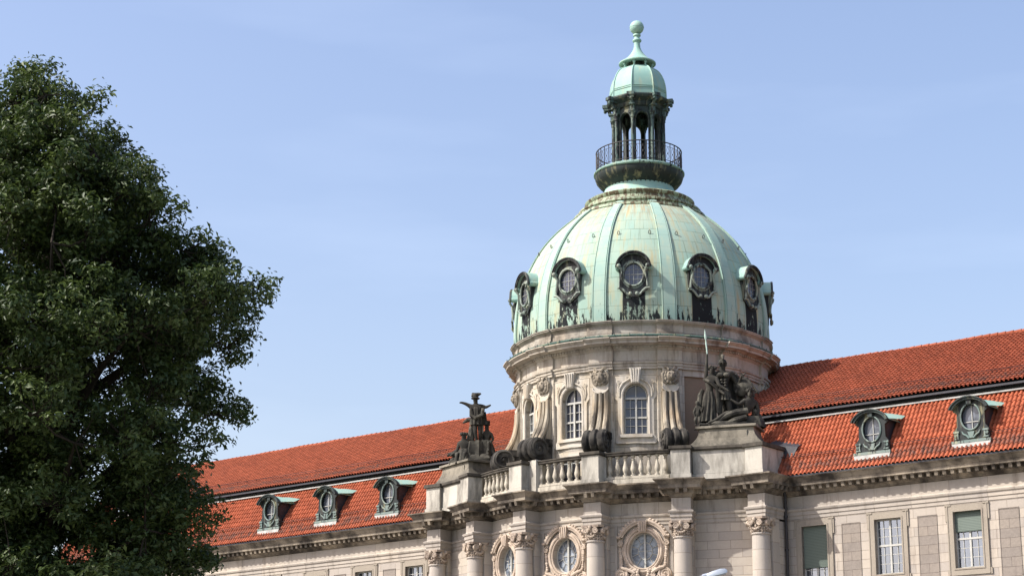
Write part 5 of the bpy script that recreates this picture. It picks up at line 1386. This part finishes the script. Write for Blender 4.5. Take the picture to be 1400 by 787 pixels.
# ================================================================ STREET LAMP
def ray(px, py, dist):
    d = F*FPX+R2*(px-700)-U2*(py-393.5); d = d/math.hypot(d.x, d.y); return CAM+d*dist
H0 = ray(994, 779.5, 44); lampz = H0.z
lr = Vector((cos(BETA), sin(BETA), 0))           # arm direction
tip = H0; basep = tip-lr*2.35; basep.z = GZ
SLp = root('street_lamp', tuple(basep), 'grey street lamp with flat angled head reaching up in front of the facade', 'street lamp')
hz = lampz
up = Vector((0, 0, 1)); tilt = rad(13)
ax = lr*cos(tilt)+up*sin(tilt); nz_ = up*cos(tilt)-lr*sin(tilt); sy = lr.cross(up)
def lf(x, y, z): p = tip+ax*(x)+sy*y+nz_*z; return tuple(p)
m = MB(); secs = [(-.48, .045, -.035, .035), (-.44, .07, -.045, .04), (-.32, .10, -.055, .065), (-.15, .115, -.055, .08), (-.03, .11, -.05, .055), (0, .09, -.03, .02)]
vs = []
for (x, w_, z0, z1) in secs:
    for y, z in ((-w_, z0), (-w_, z0*.2), (-w_*.7, z1*.8), (-w_*.25, z1), (w_*.25, z1), (w_*.7, z1*.8), (w_, z0*.2), (w_, z0)): vs.append((x, y, z))
m.add(vs, [(i*8+j, i*8+(j+1) % 8, i*8+8+(j+1) % 8, i*8+8+j) for i in range(len(secs)-1) for j in range(8)]+[tuple(range(8)), tuple(40+j for j in range(8))], None, lf)
m.build('lamp_head', 'lampgrey', SLp)
m = MB(); m.box(-.40, -.05, -.085, .085, -.07, -.052, lf); m.build('lamp_lens', 'lampglass', SLp, smooth=False)
m = MB(); a0 = Vector(lf(-.46, 0, 0)); pts = [a0]; b0 = Vector((basep.x, basep.y, hz-1.3))
for i in range(1, 9):
    t = i/8; pts.append(a0+(-lr)*(1.65*sin(t*pi/2)**1.0)+Vector((0, 0, -1.0*(1-cos(t*pi/2))-.36*sin(t*pi/2))))
m.tube([tuple(p) for p in pts], [.034, .036, .04, .05, .05, .052, .054, .056, .06], 10); m.tube([lf(-.56, 0, 0), lf(-.42, 0, 0)], .052, 10); m.build('lamp_arm', 'lampgrey', SLp)
m = MB(); e = pts[-1]; m.tube([(e.x, e.y, e.z), (e.x, e.y, 2.2), (e.x, e.y, 2.0), (e.x, e.y, GZ)], [.06, .075, .10, .11], 14); m.build('lamp_post', 'lampgrey', SLp)

# ================================================================ TREE
TD = 45.0
tb = ray(60, 393, TD); TB = Vector((tb.x, tb.y, GZ))
TR = root('broadleaf_tree', tuple(TB), 'tall dense dark green broadleaf tree at the left, hiding the end of the wing', 'tree')
def vz(v): return TD*tan(PITCH+math.atan((393.5-v)/FPX))
prof = [(112, 3), (126, 24), (146, 56), (166, 84), (196, 112), (218, 146), (260, 196), (300, 212), (340, 226), (372, 250), (400, 298), (432, 305), (470, 288), (520, 284), (560, 280), (600, 280), (650, 276), (700, 276), (787, 272), (1000, 240), (1100, 60)]
PZ = [vz(v) for v, _ in prof][::-1]; PR = [r/59. for _, r in prof][::-1]
def crownR(z): return float(np.interp(z, PZ, PR))
ztop, zbot = PZ[-1], PZ[0]
clumps = []; boughs = []; tries = 0
def lobe(th, z): return 1+.05*sin(3*th+z*1.1)+.05*sin(5*th-2.3*z)+.04*sin(2*th+4.1*z)
while len(boughs) < 290 and tries < 40000:
    tries += 1
    z = rng.uniform(zbot+.3, ztop-.35); R = crownR(z)
    if rng.random() > (R/5.3)**.9+.15: continue
    th = rng.uniform(0, 2*pi); br = min(rng.uniform(.62, 1.15), .30+.42*R)
    r = max(0., R*lobe(th, z)-br*.85)*rng.random()**.40
    p = (r*cos(th), r*sin(th), z, br)
    if all((p[0]-q[0])**2+(p[1]-q[1])**2+((p[2]-q[2])*1.1)**2 > (.66*(br+q[3])*.80)**2 for q in boughs): boughs.append(p)
def lean(z): return -.75*min(1., max(0., (z-vz(330))/(vz(80)-vz(330))))
boughs = [(b[0]+lean(b[2])*cos(BETA), b[1]+lean(b[2])*sin(BETA), b[2], b[3]) for b in boughs]
for bx, by, bz, br in boughs:
    nc = int(17*(br/.9)**2)+3
    for _ in range(nc):
        dv = rng.normal(size=3); dv /= np.linalg.norm(dv); q = rng.random()**.4
        sz = rng.uniform(.22, .38)
        p = np.array([bx, by, bz])+dv*np.array([1.1, 1.1, .72])*br*q*.95
        clumps.append((p[0], p[1], p[2], sz))
# branches
tr = MB()
trunk = [(0, 0, GZ), (.05, 0, 1.5), (.0, .1, 4.), (.12, .05, 7.), (-.02, .12, 10.), (.1, .0, 13.), (-.08, .05, 15.6), (-.15, 0, ztop-1.2)]
trr = [.46, .38, .34, .29, .22, .15, .08, .03]
def TW(x, y, z): return (TB.x+x, TB.y+y, z)
tr.tube(trunk, trr, 12, TW)
tr.build('trunk', 'bark', TR)
lb = MB()
def axis_at(z):
    zs = [p[2] for p in trunk]; return np.array([np.interp(z, zs, [p[i] for p in trunk]) for i in (0, 1)])
hubs = []
for i in range(46):
    z = float(np.interp(i, [0, 45], [zbot+1.5, ztop-1.0])); th = i*2.399+.4; R = crownR(z)
    z0 = max(z-R*.55-.6, 1.5); a = axis_at(z0); e = np.array([R*.72*cos(th), R*.72*sin(th), z])
    mid1 = np.array([a[0]+(e[0]-a[0])*.35, a[1]+(e[1]-a[1])*.35, z0+(z-z0)*.45+rng.uniform(-.2, .2)]); mid2 = np.array([a[0]+(e[0]-a[0])*.7+rng.uniform(-.2, .2), a[1]+(e[1]-a[1])*.7, z0+(z-z0)*.8])
    r0 = .05+.022*R
    lb.tube([(a[0], a[1], z0), tuple(mid1), tuple(mid2), tuple(e)], [r0, r0*.75, r0*.5, .02], 6, TW)
    for t in (mid1, mid2, e): hubs.append(t)
for b_ in boughs:
    a = axis_at(b_[2]-.6); h0 = np.array(hubs)[np.argmin(((np.array(hubs[:138])-np.array(b_[:3]))**2).sum(1))]; e = np.array([b_[0], b_[1], b_[2]-.2]); mm = (h0+e)/2+np.array([0, 0, -.12])
    lb.tube([tuple(h0), tuple(mm), tuple(e)], [.028, .022, .014], 5, TW, caps=False); hubs.append(e)
for k in range(14): z = float(np.interp(k, [0, 13], [3, ztop-1])); a = axis_at(z); hubs.append(np.array([a[0], a[1], z]))
HB_ = np.array(hubs)
for c_ in clumps:
    p = np.array(c_[:3]); dd = HB_-p; dd[:, 2] *= .8; h = HB_[np.argmin((dd**2).sum(1))]
    m_ = (h+p)/2+np.array([rng.uniform(-.12, .12), rng.uniform(-.12, .12), -.06])
    lb.tube([tuple(h), tuple(m_), tuple(p)], [.018, .013, .006], 4, TW, caps=False)
lb.build('limbs', 'bark', TR)
# leaves: small folded blades spread through every clump
cl = np.array(clumps); counts = (175*(cl[:, 3]/.5)**1.7).astype(int)
idx = np.repeat(np.arange(len(cl)), counts); n = len(idx)
dirs = rng.normal(size=(n, 3)); dirs /= np.linalg.norm(dirs, axis=1)[:, None]
rr = rng.random(n)**.40*(1+.22*rng.normal(size=n).clip(-1, 2))
ctr = cl[idx, :3]+dirs*(rr*cl[idx, 3])[:, None]*np.array([1.15, 1.15, .80])
stick = rng.random(n) < .03; ctr[stick] += dirs[stick]*cl[idx[stick], 3][:, None]*.25
nrm = dirs*.8+np.array([0, 0, .75])+rng.normal(size=(n, 3))*.55; nrm /= np.linalg.norm(nrm, axis=1)[:, None]
tg = np.cross(nrm, rng.normal(size=(n, 3))); tg /= np.linalg.norm(tg, axis=1)[:, None]; bt = np.cross(nrm, tg)
Ls = rng.uniform(.045, .100, n)[:, None]; Wd = Ls*rng.uniform(.34, .50, n)[:, None]
droop = nrm*Ls*-.25
V = np.stack([ctr-tg*Ls*.9, ctr+bt*Wd-tg*Ls*.1+nrm*.012, ctr+tg*Ls+droop, ctr-bt*Wd-tg*Ls*.1+nrm*.012], 1).reshape(-1, 3)+np.array([TB.x, TB.y, 0])
me = bpy.data.meshes.new('crown'); me.vertices.add(len(V)); me.vertices.foreach_set('co', V.ravel())
li = np.arange(4*n, dtype=np.int32).reshape(n, 4)
tri = np.stack([li[:, [0, 1, 2]], li[:, [0, 2, 3]]], 1).reshape(-1, 3)
me.loops.add(tri.size); me.loops.foreach_set('vertex_index', tri.ravel()); me.polygons.add(len(tri)); me.polygons.foreach_set('loop_start', np.arange(0, tri.size, 3, dtype=np.int32)); me.update(calc_edges=True)
at = me.attributes.new('rnd', 'FLOAT', 'POINT'); cr = rng.random(len(cl))
val = (.55*rng.random(n)+.45*cr[idx])**1.3; at.data.foreach_set('value', np.repeat(val, 4).astype(np.float32))
me.materials.append(M['leaf']); o = bpy.data.objects.new('crown', me); COL.objects.link(o); link(o, TR)
print('leaves', n, 'clumps', len(clumps))
